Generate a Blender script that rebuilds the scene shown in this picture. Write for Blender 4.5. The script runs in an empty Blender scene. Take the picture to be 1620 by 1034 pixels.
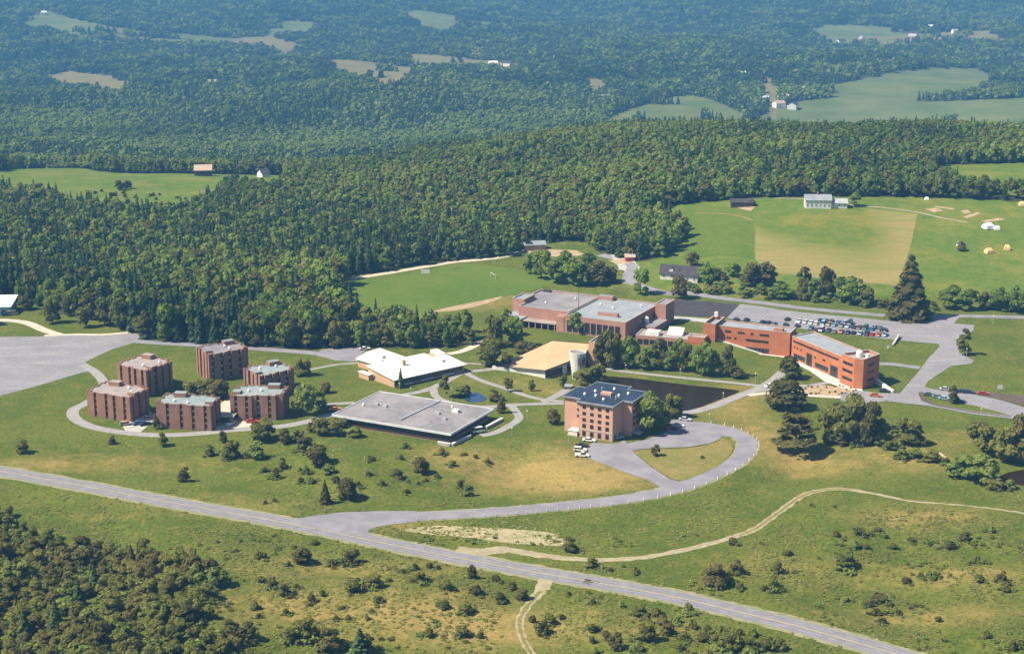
import bpy, bmesh, math, random
import numpy as np
from mathutils import Vector
from mathutils.geometry import tessellate_polygon
random.seed(7); rng = np.random.default_rng(11)
R = math.radians
sc = bpy.context.scene
COL = sc.collection

# ------------------------------------------------------------------ camera, sky, sun, exposure
HAZE = 1.4e-4
CAM_H, FPX, PITCH = 183.0, 2500.0, R(14.4)      # metres above the campus, focal length for a 1620 px wide frame
cd = bpy.data.cameras.new('camera'); cam = bpy.data.objects.new('camera', cd); COL.objects.link(cam)
cd.sensor_width = 36.0; cd.lens = 36.0*FPX/1620.0; cd.clip_start = 1.0; cd.clip_end = 20000.0
cam.location = (0, 0, CAM_H); cam.rotation_euler = (R(90)-PITCH, 0, 0)
sc.camera = cam
SUN_EL, SUN_TO = R(50), (-0.972, -0.235)            # sun stands to the left, a little behind the camera
world = bpy.data.worlds.new('World'); sc.world = world; world.use_nodes = True
wn = world.node_tree.nodes; wl = world.node_tree.links
for n in list(wn): wn.remove(n)
wo = wn.new('ShaderNodeOutputWorld'); wb = wn.new('ShaderNodeBackground'); ws = wn.new('ShaderNodeTexSky')
ws.sky_type = 'NISHITA'; ws.sun_disc = False; ws.sun_elevation = SUN_EL
ws.sun_rotation = math.atan2(SUN_TO[0], SUN_TO[1]); ws.altitude = 400
wb.inputs[1].default_value = 0.062
wl.new(ws.outputs[0], wb.inputs[0]); wl.new(wb.outputs[0], wo.inputs[0])
sd = bpy.data.lights.new('sun', 'SUN'); sun = bpy.data.objects.new('sun', sd); COL.objects.link(sun)
sd.energy = 5.0; sd.angle = R(0.53); sd.color = (1.0, 0.885, 0.70)
hv = Vector((SUN_TO[0], SUN_TO[1], 0)).normalized()*math.cos(SUN_EL)
sun.rotation_euler = Vector((-hv.x, -hv.y, -math.sin(SUN_EL))).to_track_quat('-Z', 'Y').to_euler()
sun.location = (-300, 200, 400)
vs = sc.view_settings
sc.display_settings.display_device = 'sRGB'
vs.view_transform = 'Standard'; vs.look = 'None'; vs.gamma = 1.0; vs.exposure = 0.92; vs.use_curve_mapping = False
cy = sc.cycles
cy.max_bounces = 6; cy.diffuse_bounces = 3; cy.glossy_bounces = 2; cy.transmission_bounces = 3
cy.transparent_max_bounces = 4; cy.volume_bounces = 0; cy.use_denoising = True
cy.caustics_reflective = False; cy.caustics_refractive = False

# ------------------------------------------------------------------ terrain heights
XS = np.array([-3000, -450, -150, 0, 90, 200, 500, 3000.])
YS = np.array([0, 780, 860, 930, 1010, 1100, 1200, 1320, 1500, 1750, 2000, 2500, 3200, 4000, 4800, 5600, 6500, 7600.])
FARZ = [-62, -78, -84, -80, -62, -36, 30, 160, 330]
ZT = np.array([
    [0, 0, 0, 0, 0, 0, -3, -16, -45] + FARZ,
    [0, 0, 0, 0, 0, 0, -4, -18, -48] + FARZ,
    [0, 0, 0, 0, 0, -1, -8, -24, -52] + FARZ,
    [0, 0, 0, 2, 5, 9, 10, 0, -28] + FARZ,
    [0, 0, 8, 16, 20, 23, 23, 12, -15] + FARZ,
    [0, 0, 10, 21, 25, 27, 23, 10, -20] + FARZ,
    [0, 0, 10, 21, 25, 27, 23, 8, -20] + FARZ,
    [0, 0, 10, 21, 25, 27, 23, 8, -20] + FARZ])
GX = np.arange(-1000, 1001, 20.0); GY = np.arange(0, 7700, 10.0)
_b = np.array([[np.interp(y, YS, ZT[i]) for y in GY] for i in range(len(XS))])
BASE = np.array([np.interp(GX, XS, _b[:, j]) for j in range(len(GY))])       # [y, x]
def _blur(a, n, ax):
    k = np.hanning(2*n+3)[1:-1]; k /= k.sum()
    p = [(0, 0), (0, 0)]; p[ax] = (n, n)
    return np.apply_along_axis(lambda v: np.convolve(v, k, 'valid'), ax, np.pad(a, p, mode='edge'))
BASE = _blur(_blur(BASE, 3, 0), 3, 1)
BASE[:74] = 0.0
UX0, UY0, US = -420.0, 330.0, 3.0
UND = np.zeros((84, 281))
def _bil(A, fx, fy):
    fx = np.clip(fx, 0, A.shape[1]-1.001); fy = np.clip(fy, 0, A.shape[0]-1.001)
    ix = fx.astype(int); iy = fy.astype(int); tx = fx-ix; ty = fy-iy
    return (A[iy, ix]*(1-tx)+A[iy, ix+1]*tx)*(1-ty)+(A[iy+1, ix]*(1-tx)+A[iy+1, ix+1]*tx)*ty
def sstep(a, b, x):
    t = np.clip((x-a)/(b-a), 0, 1); return t*t*(3-2*t)
def height(x, y):
    x = np.asarray(x, float); y = np.asarray(y, float)
    z = _bil(BASE, (x-GX[0])/20.0, (y-GY[0])/10.0)
    u = _bil(UND, (x-UX0)/US, (y-UY0)/US)
    z = z + np.where((y < 575) & (np.abs(x) < 418), u, 0.0)
    m = sstep(1450, 2300, y)
    z = z + m*(13*np.sin(x/310+1.3)*np.sin(y/420+.5)+9*np.sin(x/170+y/270)+5*np.sin(x/83-y/140+2)+10*np.sin(y/330-x/900))
    m2 = sstep(780, 900, y)*(1-m)
    return z + m2*(1.1*np.sin(x/41+.4)*np.sin(y/37)+.8*np.sin(x/23-y/51))
_c, _s = math.cos(PITCH), math.sin(PITCH)
def ray(px, py):
    a = (px-810)/FPX; b = (py-517)/FPX
    return a, _c-b*_s, -_s-b*_c
def P(px, py, z=0.0):                       # the spot at height z seen in that direction
    d = ray(px, py); t = (z-CAM_H)/d[2]
    return np.array([t*d[0], t*d[1], z])
_T = np.concatenate([np.arange(340, 1700, 4.0), np.arange(1700, 7400, 12.0)])
def G(px, py):                              # the spot on the terrain seen in that direction
    d = ray(px, py); t = _T/d[1]
    dz = CAM_H+t*d[2]-height(t*d[0], _T)
    i = int(np.argmax(dz < 0))
    if i == 0: i = len(_T)-1
    a, b = dz[i-1], dz[i]; f = a/(a-b) if a != b else 0
    tt = t[i-1]+(t[i]-t[i-1])*f
    x, y = tt*d[0], tt*d[1]
    return np.array([x, y, float(height(x, y))])
def mpp(p):                                 # metres per photo pixel at a place
    return math.sqrt(p[0]**2+p[1]**2+(CAM_H-p[2])**2)/FPX
def W(pts): return [P(*q)[:2] for q in pts]
def smooth(pts, n=8, closed=False):         # Catmull-Rom
    p = [np.array(q, float) for q in pts]; out = []
    m = len(p)
    for i in range(m if closed else m-1):
        g = (lambda k: p[k % m]) if closed else (lambda k: p[min(max(k, 0), m-1)])
        a, b, c, d = g(i-1), g(i), g(i+1), g(i+2)
        for k in range(n):
            t = k/n
            out.append(.5*(2*b+(c-a)*t+(2*a-5*b+4*c-d)*t*t+(3*b-a-3*c+d)*t**3))
    if not closed: out.append(p[-1])
    return out
def inpoly(x, y, poly):
    x = np.asarray(x, float); y = np.asarray(y, float)
    r = np.zeros(x.shape, bool); n = len(poly)
    for i in range(n):
        x1, y1 = poly[i][0], poly[i][1]; x2, y2 = poly[i-1][0], poly[i-1][1]
        if y1 == y2: continue
        r ^= ((y1 > y) != (y2 > y)) & (x < (x2-x1)*(y-y1)/(y2-y1)+x1)
    return r
def vnoise(x, y, s, seed=0):                # smooth value noise, 0..1
    r = np.random.default_rng(seed).random((64, 64))
    fx = x/s+1000; fy = y/s+1000
    ix = np.floor(fx).astype(int); iy = np.floor(fy).astype(int); tx = fx-ix; ty = fy-iy
    tx = tx*tx*(3-2*tx); ty = ty*ty*(3-2*ty)
    f = lambda a, b: r[a % 64, b % 64]
    return (f(iy, ix)*(1-tx)+f(iy, ix+1)*tx)*(1-ty)+(f(iy+1, ix)*(1-tx)+f(iy+1, ix+1)*tx)*ty

# ------------------------------------------------------------------ materials
MATS = {}
def new_mat(name, rough=.85, spec=.25):
    m = bpy.data.materials.new(name); m.use_nodes = True
    nt = m.node_tree; b = nt.nodes['Principled BSDF']
    b.inputs['Roughness'].default_value = rough; b.inputs['Specular IOR Level'].default_value = spec
    MATS[name] = m
    return m, nt, b
def ramp_mix(nt, fac, c1, c2, lo=.35, hi=.65):
    r = nt.nodes.new('ShaderNodeMapRange'); r.inputs[1].default_value = lo; r.inputs[2].default_value = hi
    nt.links.new(fac, r.inputs[0])
    x = nt.nodes.new('ShaderNodeMix'); x.data_type = 'RGBA'
    nt.links.new(r.outputs[0], x.inputs[0])
    for i, c in ((6, c1), (7, c2)):
        if hasattr(c, 'is_output'): nt.links.new(c, x.inputs[i])
        else: x.inputs[i].default_value = (*c, 1)
    return x.outputs[2]
def noise(nt, scale, detail=4, vec=None, rough=.55, sy=None):
    n = nt.nodes.new('ShaderNodeTexNoise'); n.inputs['Scale'].default_value = scale
    n.inputs['Detail'].default_value = detail; n.inputs['Roughness'].default_value = rough
    if vec is None:
        g = nt.nodes.new('ShaderNodeNewGeometry'); vec = g.outputs['Position']
    nt.links.new(vec, n.inputs['Vector'])
    return n.outputs['Fac']
def two_tone(name, c1, c2, scale=.2, rough=.85, c3=None, fine=2.5, spec=.2, bump=0.0):
    m, nt, b = new_mat(name, rough, spec)
    col = ramp_mix(nt, noise(nt, scale), c1, c2, .41, .59)
    if c3 is not None: col = ramp_mix(nt, noise(nt, fine, 3), col, c3, .5, .85)
    nt.links.new(col, b.inputs['Base Color'])
    if bump:
        bp = nt.nodes.new('ShaderNodeBump'); bp.inputs['Strength'].default_value = bump; bp.inputs['Distance'].default_value = .3
        nt.links.new(noise(nt, fine, 4), bp.inputs['Height']); nt.links.new(bp.outputs[0], b.inputs['Normal'])
    return m
def turf(name, c1, c2, c3, c4, s1=.05):
    m, nt, b = new_mat(name, .95, .05)
    n1 = noise(nt, s1, 5, None, .65); n2 = noise(nt, .28, 6, None, .72); n3 = noise(nt, 1.3, 5, None, .75)
    col = ramp_mix(nt, n1, c1, c2, .43, .57); col = ramp_mix(nt, n2, col, c3, .50, .66)
    col = ramp_mix(nt, n3, c4, col, .38, .55)
    nt.links.new(col, b.inputs['Base Color'])
    bp = nt.nodes.new('ShaderNodeBump'); bp.inputs['Strength'].default_value = .5; bp.inputs['Distance'].default_value = .4
    nt.links.new(n3, bp.inputs['Height']); nt.links.new(bp.outputs[0], b.inputs['Normal'])
    return m
def plain(name, c, rough=.6, spec=.3, metal=0):
    return two_tone(name, c, tuple(v*.86 for v in c), .6, rough, spec=spec)
def brick_mat(name, c1, c2, c3):
    m, nt, b = new_mat(name, .9, .15)
    tc = nt.nodes.new('ShaderNodeTexCoord'); mp = nt.nodes.new('ShaderNodeMapping')
    mp.inputs['Scale'].default_value = (1, 1, 5)
    nt.links.new(tc.outputs['Object'], mp.inputs[0])
    col = ramp_mix(nt, noise(nt, 1.1, 5, mp.outputs[0], .7), c1, c2, .3, .7)
    col = ramp_mix(nt, noise(nt, .22, 3, tc.outputs['Object']), col, c3, .45, .8)
    nt.links.new(col, b.inputs['Base Color'])
    return m
asphalt = two_tone('asphalt', (0.205, 0.197, 0.227), (0.257, 0.248, 0.280), .12, .9, (0.170, 0.165, 0.190), 1.4)
asphalt_road = two_tone('asphalt_road', (0.205, 0.202, 0.231), (0.253, 0.249, 0.275), .3, .9, (0.162, 0.159, 0.182), .9)
_lot_old = two_tone('lot_gravel', (.23, .223, .245), (.285, .275, .295), .07, .95, (.19, .186, .20), .8)
def lot():
    m, nt, b = new_mat('car_park_surface', .93, .15)
    g = nt.nodes.new('ShaderNodeNewGeometry'); mp = nt.nodes.new('ShaderNodeMapping'); mp.inputs['Rotation'].default_value = (0, 0, R(20)); mp.inputs['Scale'].default_value = (.05, .55, 1)
    nt.links.new(g.outputs['Position'], mp.inputs[0])
    col = ramp_mix(nt, noise(nt, .08, 5), (.215, .21, .232), (.27, .262, .282))
    col = ramp_mix(nt, noise(nt, 1.0, 4, mp.outputs[0], .6), col, (.345, .33, .325), .54, .72)
    col = ramp_mix(nt, noise(nt, .9, 4), (.17, .168, .185), col, .30, .5)
    nt.links.new(col, b.inputs['Base Color']); return m
lot_mat = lot()
worn_lane = two_tone('worn_lane', (0.168, 0.168, 0.189), (0.210, 0.210, 0.232), .4, .9)
patched = two_tone('patched_asphalt', (0.128, 0.126, 0.138), (0.165, 0.162, 0.177), .5, .9)
asphalt_new = two_tone('asphalt_new', (.045, .042, .047), (.06, .056, .06), .2, .9)
concrete = two_tone('concrete', (.38, .365, .345), (.44, .42, .395), .3, .9, (.32, .31, .295), 1.5)
walkway = two_tone('walkway', (0.267, 0.257, 0.258), (0.317, 0.302, 0.301), .3, .9, (0.218, 0.213, 0.214), 1.2)
gravel = two_tone('gravel', (.46, .40, .32), (.58, .52, .43), .5, .95, (.36, .31, .22), 1.6)
dirt = two_tone('dirt', (0.288, 0.244, 0.155), (0.360, 0.318, 0.215), .35, .95, (0.194, 0.178, 0.081), .9)
bare = two_tone('bare_soil', (.34, .24, .15), (.44, .33, .22), .35, .95, (.14, .16, .05), .9)
brown_earth = two_tone('brown_earth', (.115, .085, .07), (.085, .065, .055), .3, .95, (.16, .12, .09), 1.0)
verge = two_tone('verge', (.27, .25, .15), (.18, .20, .085), .3, .95, (.33, .29, .2), 1.2)
lawn = turf('lawn', (0.097, 0.132, 0.017), (0.134, 0.159, 0.026), (0.163, 0.161, 0.034), (0.068, 0.090, 0.013))
dry_lawn = turf('dry_lawn', (0.244, 0.201, 0.068), (0.172, 0.180, 0.044), (0.302, 0.238, 0.094), (0.151, 0.135, 0.041))
def hay_mat():
    m, nt, b = new_mat('hay_stubble', .95, .05)
    g = nt.nodes.new('ShaderNodeNewGeometry'); mp = nt.nodes.new('ShaderNodeMapping'); mp.inputs['Rotation'].default_value = (0, 0, R(8)); mp.inputs['Scale'].default_value = (.02, .11, 1)
    nt.links.new(g.outputs['Position'], mp.inputs[0]); n0 = noise(nt, 1.0, 5, mp.outputs[0], .65); n3 = noise(nt, .8, 5, None, .75)
    c = ramp_mix(nt, n0, (.30, .235, .095), (.185, .195, .055), .45, .56); c = ramp_mix(nt, n3, (.22, .19, .062), c, .36, .55)
    gcol = ramp_mix(nt, noise(nt, .16, 6, None, .7), (0.100, 0.150, 0.019), (0.144, 0.176, 0.027), .42, .58)
    gcol = ramp_mix(nt, noise(nt, .035, 6, None, .65), gcol, (0.205, 0.193, 0.036), .49, .62)
    gcol = ramp_mix(nt, noise(nt, .9, 6, None, .8), (0.080, 0.117, 0.016), gcol, .34, .54)
    a = nt.nodes.new('ShaderNodeAttribute'); a.attribute_name = 'cut'
    s = nt.nodes.new('ShaderNodeMath'); s.operation = 'ADD'; nt.links.new(a.outputs['Fac'], s.inputs[0]); nt.links.new(n0, s.inputs[1])
    nt.links.new(ramp_mix(nt, s.outputs[0], gcol, c, .75, 1.45), b.inputs['Base Color']); return m
hay = hay_mat()
hay_dark = turf('hay_dark', (.30, .23, .095), (.23, .20, .075), (.36, .27, .12), (.16, .15, .05))
meadow_dark = turf('meadow_dark', (0.085, 0.144, 0.018), (0.126, 0.163, 0.026), (0.159, 0.175, 0.032), (0.073, 0.116, 0.016), .02)
soccer = turf('soccer', (0.085, 0.148, 0.020), (0.119, 0.166, 0.027), (0.152, 0.175, 0.033), (0.074, 0.124, 0.017), .025)
yellow = plain('road_yellow', (.62, .47, .12), .7)
white = plain('white_paint', (.78, .77, .73), .6)
cream = two_tone('cream_roof', (.80, .76, .66), (.74, .70, .60), .2, .7)
tan_roof = two_tone('tan_roof', (0.552, 0.361, 0.210), (0.478, 0.318, 0.181), .15, .85, (0.589, 0.404, 0.252), 1.2)
roof_grey = two_tone('roof_grey', (0.266, 0.248, 0.262), (0.192, 0.182, 0.199), .10, .9, (0.311, 0.292, 0.304), .6)
roof_blue = two_tone('roof_bluegrey', (0.286, 0.311, 0.344), (0.235, 0.260, 0.292), .2, .9, (0.336, 0.353, 0.378), .8)
roof_warm = two_tone('roof_warm', (0.328, 0.284, 0.276), (0.272, 0.237, 0.232), .2, .9, (0.368, 0.324, 0.312), .8)
roof_teal = two_tone('roof_teal', (0.257, 0.304, 0.316), (0.218, 0.264, 0.275), .2, .9, (0.296, 0.336, 0.344), .8)
roof_dark = two_tone('roof_dark', (0.016, 0.027, 0.055), (0.025, 0.041, 0.079), .25, .6, (0.036, 0.050, 0.079), .9, .4)
slate = two_tone('slate_roof', (.05, .045, .055), (.075, .065, .075), .4, .8)
rust_roof = two_tone('rust_roof', (.55, .33, .18), (.42, .40, .38), .3, .7)
brick_dorm = brick_mat('brick_dorm', (0.308, 0.166, 0.119), (0.241, 0.128, 0.095), (0.366, 0.210, 0.152))
brick_pink = brick_mat('brick_pink', (.56, .33, .25), (.49, .285, .215), (.60, .37, .285))
brick_red = brick_mat('brick_red', (0.445, 0.162, 0.078), (0.370, 0.129, 0.059), (0.500, 0.207, 0.108))
brick_gym = brick_mat('brick_gym', (.40, .215, .165), (.33, .175, .14), (.45, .26, .2))
brick_tan = brick_mat('brick_tan', (.52, .33, .21), (.45, .28, .18), (.57, .38, .26))
stucco = two_tone('stucco', (.66, .645, .60), (.58, .565, .53), .3, .85)
wood_dark = two_tone('wood_dark', (.09, .065, .05), (.13, .095, .07), .5, .85)
wood_tan = two_tone('wood_tan', (.38, .26, .15), (.31, .21, .12), .6, .85)
metal_grey = plain('metal_grey', (.42, .43, .44), .45, .5)
metal_dark = plain('metal_dark', (.05, .05, .055), .5, .5)
canvas_w = plain('canvas_white', (.78, .79, .80), .8)
canvas_t = plain('canvas_tan', (.72, .48, .24), .8)
cyan = plain('cyan_panel', (.12, .42, .52), .6)
glass, _nt, _b2 = new_mat('window_glass', .12, .6); _b2.inputs['Base Color'].default_value = (.022, .024, .03, 1)
rubber = plain('rubber', (.02, .02, .02), .8)
redpaint = plain('red_paint', (.55, .07, .04), .5)
def water_mat():
    m, nt, b = new_mat('water', .25, .06)
    nt.links.new(ramp_mix(nt, noise(nt, .05), (.016, .011, .006), (.024, .016, .009)), b.inputs['Base Color'])
    bp = nt.nodes.new('ShaderNodeBump'); bp.inputs['Strength'].default_value = .35; bp.inputs['Distance'].default_value = .15
    nt.links.new(noise(nt, .9, 3), bp.inputs['Height']); nt.links.new(bp.outputs[0], b.inputs['Normal'])
    return m
water = water_mat()
pool_water, _nt, _b3 = new_mat('pool_water', .15, .5); _b3.inputs['Base Color'].default_value = (.026, .055, .12, 1)  # blue base colour stands in for the sky's reflection on the pool
def leaf_mat(name, c1, c2, c3, trans=.25):
    m = bpy.data.materials.new(name); m.use_nodes = True; nt = m.node_tree
    for n in list(nt.nodes): nt.nodes.remove(n)
    o = nt.nodes.new('ShaderNodeOutputMaterial'); d = nt.nodes.new('ShaderNodeBsdfDiffuse'); t = nt.nodes.new('ShaderNodeBsdfTranslucent')
    x = nt.nodes.new('ShaderNodeAddShader')          # leaves reflect and let light through
    oi = nt.nodes.new('ShaderNodeObjectInfo')
    col = ramp_mix(nt, oi.outputs['Random'], c1, c2, .0, .7)
    col = ramp_mix(nt, noise(nt, .045, 2), col, c3, .45, .72)
    col = ramp_mix(nt, noise(nt, .0065, 3), tuple(v*.72 for v in c1), col, .36, .56)
    g = nt.nodes.new('ShaderNodeNewGeometry')
    col = ramp_mix(nt, g.outputs['Random Per Island'], col, tuple(v*1.2 for v in c2), .5, 1.1)
    tc_ = nt.nodes.new('ShaderNodeMix'); tc_.data_type = 'RGBA'; tc_.inputs[0].default_value = trans*2; tc_.inputs[6].default_value = (0, 0, 0, 1); nt.links.new(col, tc_.inputs[7])
    nt.links.new(col, d.inputs[0]); nt.links.new(tc_.outputs[2], t.inputs[0])
    nt.links.new(d.outputs[0], x.inputs[0]); nt.links.new(t.outputs[0], x.inputs[1]); nt.links.new(x.outputs[0], o.inputs[0])
    return m
leaf_broad = leaf_mat('leaf_broad', (0.075, 0.118, 0.021), (0.140, 0.185, 0.034), (0.131, 0.146, 0.028), 0.38)
leaf_olive = leaf_mat('leaf_olive', (0.085, 0.098, 0.023), (0.132, 0.134, 0.034), (0.112, 0.101, 0.028), 0.38)
leaf_dark = leaf_mat('leaf_dark', (0.064, 0.066, 0.021), (0.107, 0.099, 0.031), (0.097, 0.075, 0.030), 0.32)
leaf_con = leaf_mat('leaf_conifer', (0.039, 0.070, 0.030), (0.072, 0.111, 0.042), (0.064, 0.079, 0.031), 0.25)
leaf_shrub = leaf_mat('leaf_shrub', (0.073, 0.082, 0.021), (0.117, 0.118, 0.032), (0.097, 0.082, 0.028), 0.38)
leaf_fresh = leaf_mat('leaf_fresh', (0.093, 0.132, 0.029), (0.144, 0.172, 0.043), (0.118, 0.136, 0.030), 0.4)
leaf_yellow = leaf_mat('leaf_yellow', (.42, .33, .06), (.50, .38, .08), (.40, .30, .06))
grass_tuft_mat = leaf_mat('grass_tuft', (0.120, 0.135, 0.034), (0.180, 0.176, 0.060), (0.120, 0.123, 0.038), 0.4)
bark = two_tone('bark', (.10, .075, .055), (.15, .12, .09), 1.5)
bark_birch = two_tone('bark_birch', (.55, .52, .46), (.40, .37, .33), 1.5)

# ------------------------------------------------------------------ mesh helpers
class MB:
    def __init__(s): s.v = []; s.f = []; s.m = []
    def face(s, pts, m=0):
        b = len(s.v); s.v += [tuple(map(float, p)) for p in pts]; s.f.append(tuple(range(b, b+len(pts)))); s.m.append(m)
    def prism(s, poly, z0, z1, m=0, mt=None, bottom=False):      # poly counter-clockwise; z0/z1 numbers or lists
        n = len(poly); z0 = [z0]*n if not hasattr(z0, '__len__') else z0; z1 = [z1]*n if not hasattr(z1, '__len__') else z1
        lo = [(p[0], p[1], z) for p, z in zip(poly, z0)]; hi = [(p[0], p[1], z) for p, z in zip(poly, z1)]
        for i in range(n):
            j = (i+1) % n; s.face([lo[i], lo[j], hi[j], hi[i]], m)
        s.face(hi, m if mt is None else mt)
        if bottom: s.face(lo[::-1], m)
    def box(s, x0, y0, z0, x1, y1, z1, m=0, mt=None):
        s.prism([(x0, y0), (x1, y0), (x1, y1), (x0, y1)], z0, z1, m, mt, True)
    def ring(s, poly, inner, z0, z1, m=0):                        # wall standing between two outlines
        n = len(poly)
        for i in range(n):
            j = (i+1) % n; a, b, c, d = poly[i], poly[j], inner[j], inner[i]
            s.face([(*a, z0), (*b, z0), (*b, z1), (*a, z1)], m)
            s.face([(*c, z0), (*d, z0), (*d, z1), (*c, z1)], m)
            s.face([(*a, z1), (*b, z1), (*c, z1), (*d, z1)], m)
    def cyl(s, x, y, z0, z1, r0, r1, n=10, m=0, mt=None):
        a = [2*math.pi*k/n for k in range(n)]
        lo = [(x+r0*math.cos(t), y+r0*math.sin(t), z0) for t in a]; hi = [(x+r1*math.cos(t), y+r1*math.sin(t), z1) for t in a]
        for i in range(n):
            j = (i+1) % n; s.face([lo[i], lo[j], hi[j], hi[i]], m)
        s.face(hi, m if mt is None else mt)
    def rod(s, a, b, r, n=5, m=0, r2=None):
        a = Vector(a); b = Vector(b); d = (b-a).normalized(); u = d.orthogonal().normalized(); w = d.cross(u)
        r2 = r if r2 is None else r2
        lo = [a+r*(math.cos(t)*u+math.sin(t)*w) for t in [2*math.pi*k/n for k in range(n)]]
        hi = [b+r2*(math.cos(t)*u+math.sin(t)*w) for t in [2*math.pi*k/n for k in range(n)]]
        for i in range(n):
            j = (i+1) % n; s.face([lo[i], lo[j], hi[j], hi[i]], m)
        s.face(hi, m); s.face(lo[::-1], m)
    def mesh(s, name, mats):
        me = bpy.data.meshes.new(name); me.from_pydata(s.v, [], s.f)
        for m in (mats if isinstance(mats, (list, tuple)) else [mats]): me.materials.append(m)
        me.polygons.foreach_set('material_index', s.m); me.update()
        return me
    def build(s, name, mats, parent=None, loc=(0, 0, 0), rz=0):
        return link(name, s.mesh(name, mats), parent, loc, rz)
def link(name, data, parent=None, loc=(0, 0, 0), rz=0, scale=None):
    o = bpy.data.objects.new(name, data); COL.objects.link(o)
    o.location = loc; o.rotation_euler = (0, 0, rz)
    if scale is not None: o.scale = scale
    if parent is not None: o.parent = parent
    return o
def tag(o, label=None, cat=None, group=None, kind=None):
    if label: o['label'] = label
    if cat: o['category'] = cat
    if group: o['group'] = group
    if kind: o['kind'] = kind
    return o
def thing(name, label, cat, loc=(0, 0, 0), rz=0, group=None):
    return tag(link(name, None, None, tuple(loc), rz), label, cat, group)
def inset(poly, d):                                              # shrink a counter-clockwise outline by d
    n = len(poly); out = []
    for i in range(n):
        p0, p1, p2 = np.array(poly[i-1], float), np.array(poly[i], float), np.array(poly[(i+1) % n], float)
        e1 = (p1-p0)/np.linalg.norm(p1-p0); e2 = (p2-p1)/np.linalg.norm(p2-p1)
        n1 = np.array([-e1[1], e1[0]]); n2 = np.array([-e2[1], e2[0]])
        den = 1+float(n1@n2)
        out.append(tuple(p1+d*(n1+n2)/max(den, .3)))
    return out
def ccw(poly):
    a = sum(poly[i-1][0]*poly[i][1]-poly[i][0]*poly[i-1][1] for i in range(len(poly)))
    return list(poly) if a > 0 else list(poly)[::-1]
def struct(name, me, label=None): return tag(link(name, me), label, None, None, 'structure')
def sheet(name, poly, off, mat, cell=None, label=None, edge=None):
    """a thin draped surface with that outline"""
    poly = ccw(poly)
    bm = bmesh.new(); vs_ = [bm.verts.new((p[0], p[1], 0)) for p in poly]
    for a, b, c in tessellate_polygon([[Vector((p[0], p[1], 0)) for p in poly]]):
        q = poly[a], poly[b], poly[c]
        s2 = (q[1][0]-q[0][0])*(q[2][1]-q[0][1])-(q[2][0]-q[0][0])*(q[1][1]-q[0][1])
        if abs(s2) < 1e-7: continue
        bm.faces.new([vs_[i] for i in ((a, b, c) if s2 > 0 else (a, c, b))])
    if cell:
        xs = [p[0] for p in poly]; ys = [p[1] for p in poly]
        for lo, hi, nrm in ((min(xs), max(xs), (1, 0, 0)), (min(ys), max(ys), (0, 1, 0))):
            k = lo+cell
            while k < hi:
                co = (k, 0, 0) if nrm[0] else (0, k, 0)
                bmesh.ops.bisect_plane(bm, geom=bm.verts[:]+bm.edges[:]+bm.faces[:], plane_co=co, plane_no=nrm); k += cell
    co = np.array([v.co[:] for v in bm.verts]); z = height(co[:, 0], co[:, 1])+off
    for v, zz in zip(bm.verts, z): v.co.z = zz
    me = bpy.data.meshes.new(name); bm.to_mesh(me); bm.free(); me.materials.append(mat)
    if edge:                                                     # a kerb-like thickness under the rim
        pass
    return struct(name, me, label)
def strip(name, cl, width, off, mat, label=None, shift=0.0, parent=None, jag=0.0):
    """a draped ribbon along a centre line of world points"""
    cl = [np.array(p[:2], float) for p in cl]; n = len(cl); v = []; f = []
    rr = random.Random(len(name)*31+n)
    for i in range(n):
        t = cl[min(i+1, n-1)]-cl[max(i-1, 0)]; t /= max(np.linalg.norm(t), 1e-6); nn = np.array([-t[1], t[0]])
        w = width[i*len(width)//n] if hasattr(width, '__len__') else width
        for k in (-.5, -.17, .17, .5):
            q = cl[i]+nn*(w*k+shift+(rr.uniform(-jag, jag) if abs(k) > .4 else 0)); v.append(q)
    v = np.array(v); z = height(v[:, 0], v[:, 1])+off
    for i in range(n-1):
        for k in range(3):
            a = i*4+k; f.append((a, a+1, a+5, a+4))
    me = bpy.data.meshes.new(name); me.from_pydata([(x, y, zz) for (x, y), zz in zip(v, z)], [], [q[::-1] for q in f])
    me.materials.append(mat); me.update()
    if parent is not None: return link(name, me, parent)
    return struct(name, me, label)

def attr(me, name, val):
    a = me.attributes.new(name, 'FLOAT', 'POINT'); a.data.foreach_set('value', np.asarray(val, np.float32))

# ------------------------------------------------------------------ road lines (photo directions turned into places)
z1 = lambda x, y: (100+x/3.68, 520+y/3.68)
z2 = lambda x, y: (500+x/3.446, 440+y/3.446)
z3 = lambda x, y: (860+x/4.263, 560+y/4.263)
z4 = lambda x, y: (1080+x/4.05, 440+y/4.05)
z5 = lambda x, y: (720+x/3.857, 380+y/3.857)
z6 = lambda x, y: (1380+x/4.308, 440+y/4.308)
za = lambda x, y: (540+x/6.08, 530+y/6.08)
def line(pts, n=8): return smooth(W(pts), n)
MAIN = line([(-260, 702), (-120, 725), (0, 745), (130, 768), (274, 795), (400, 817), (500, 836), (600, 857), (720, 881), (846, 904), (950, 922), (1060, 942), (1160, 965), (1270, 992), (1440, 1040), (1600, 1086), (1800, 1146)])
DRIVE = line([(520, 838), (570, 826), (640, 818), (763, 811), (860, 803), (960, 793), (1030, 782), (1085, 768), (1135, 747), (1168, 727), (1183, 706), (1176, 692), (1150, 680), (1115, 674), (1085, 674)], 6)
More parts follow.
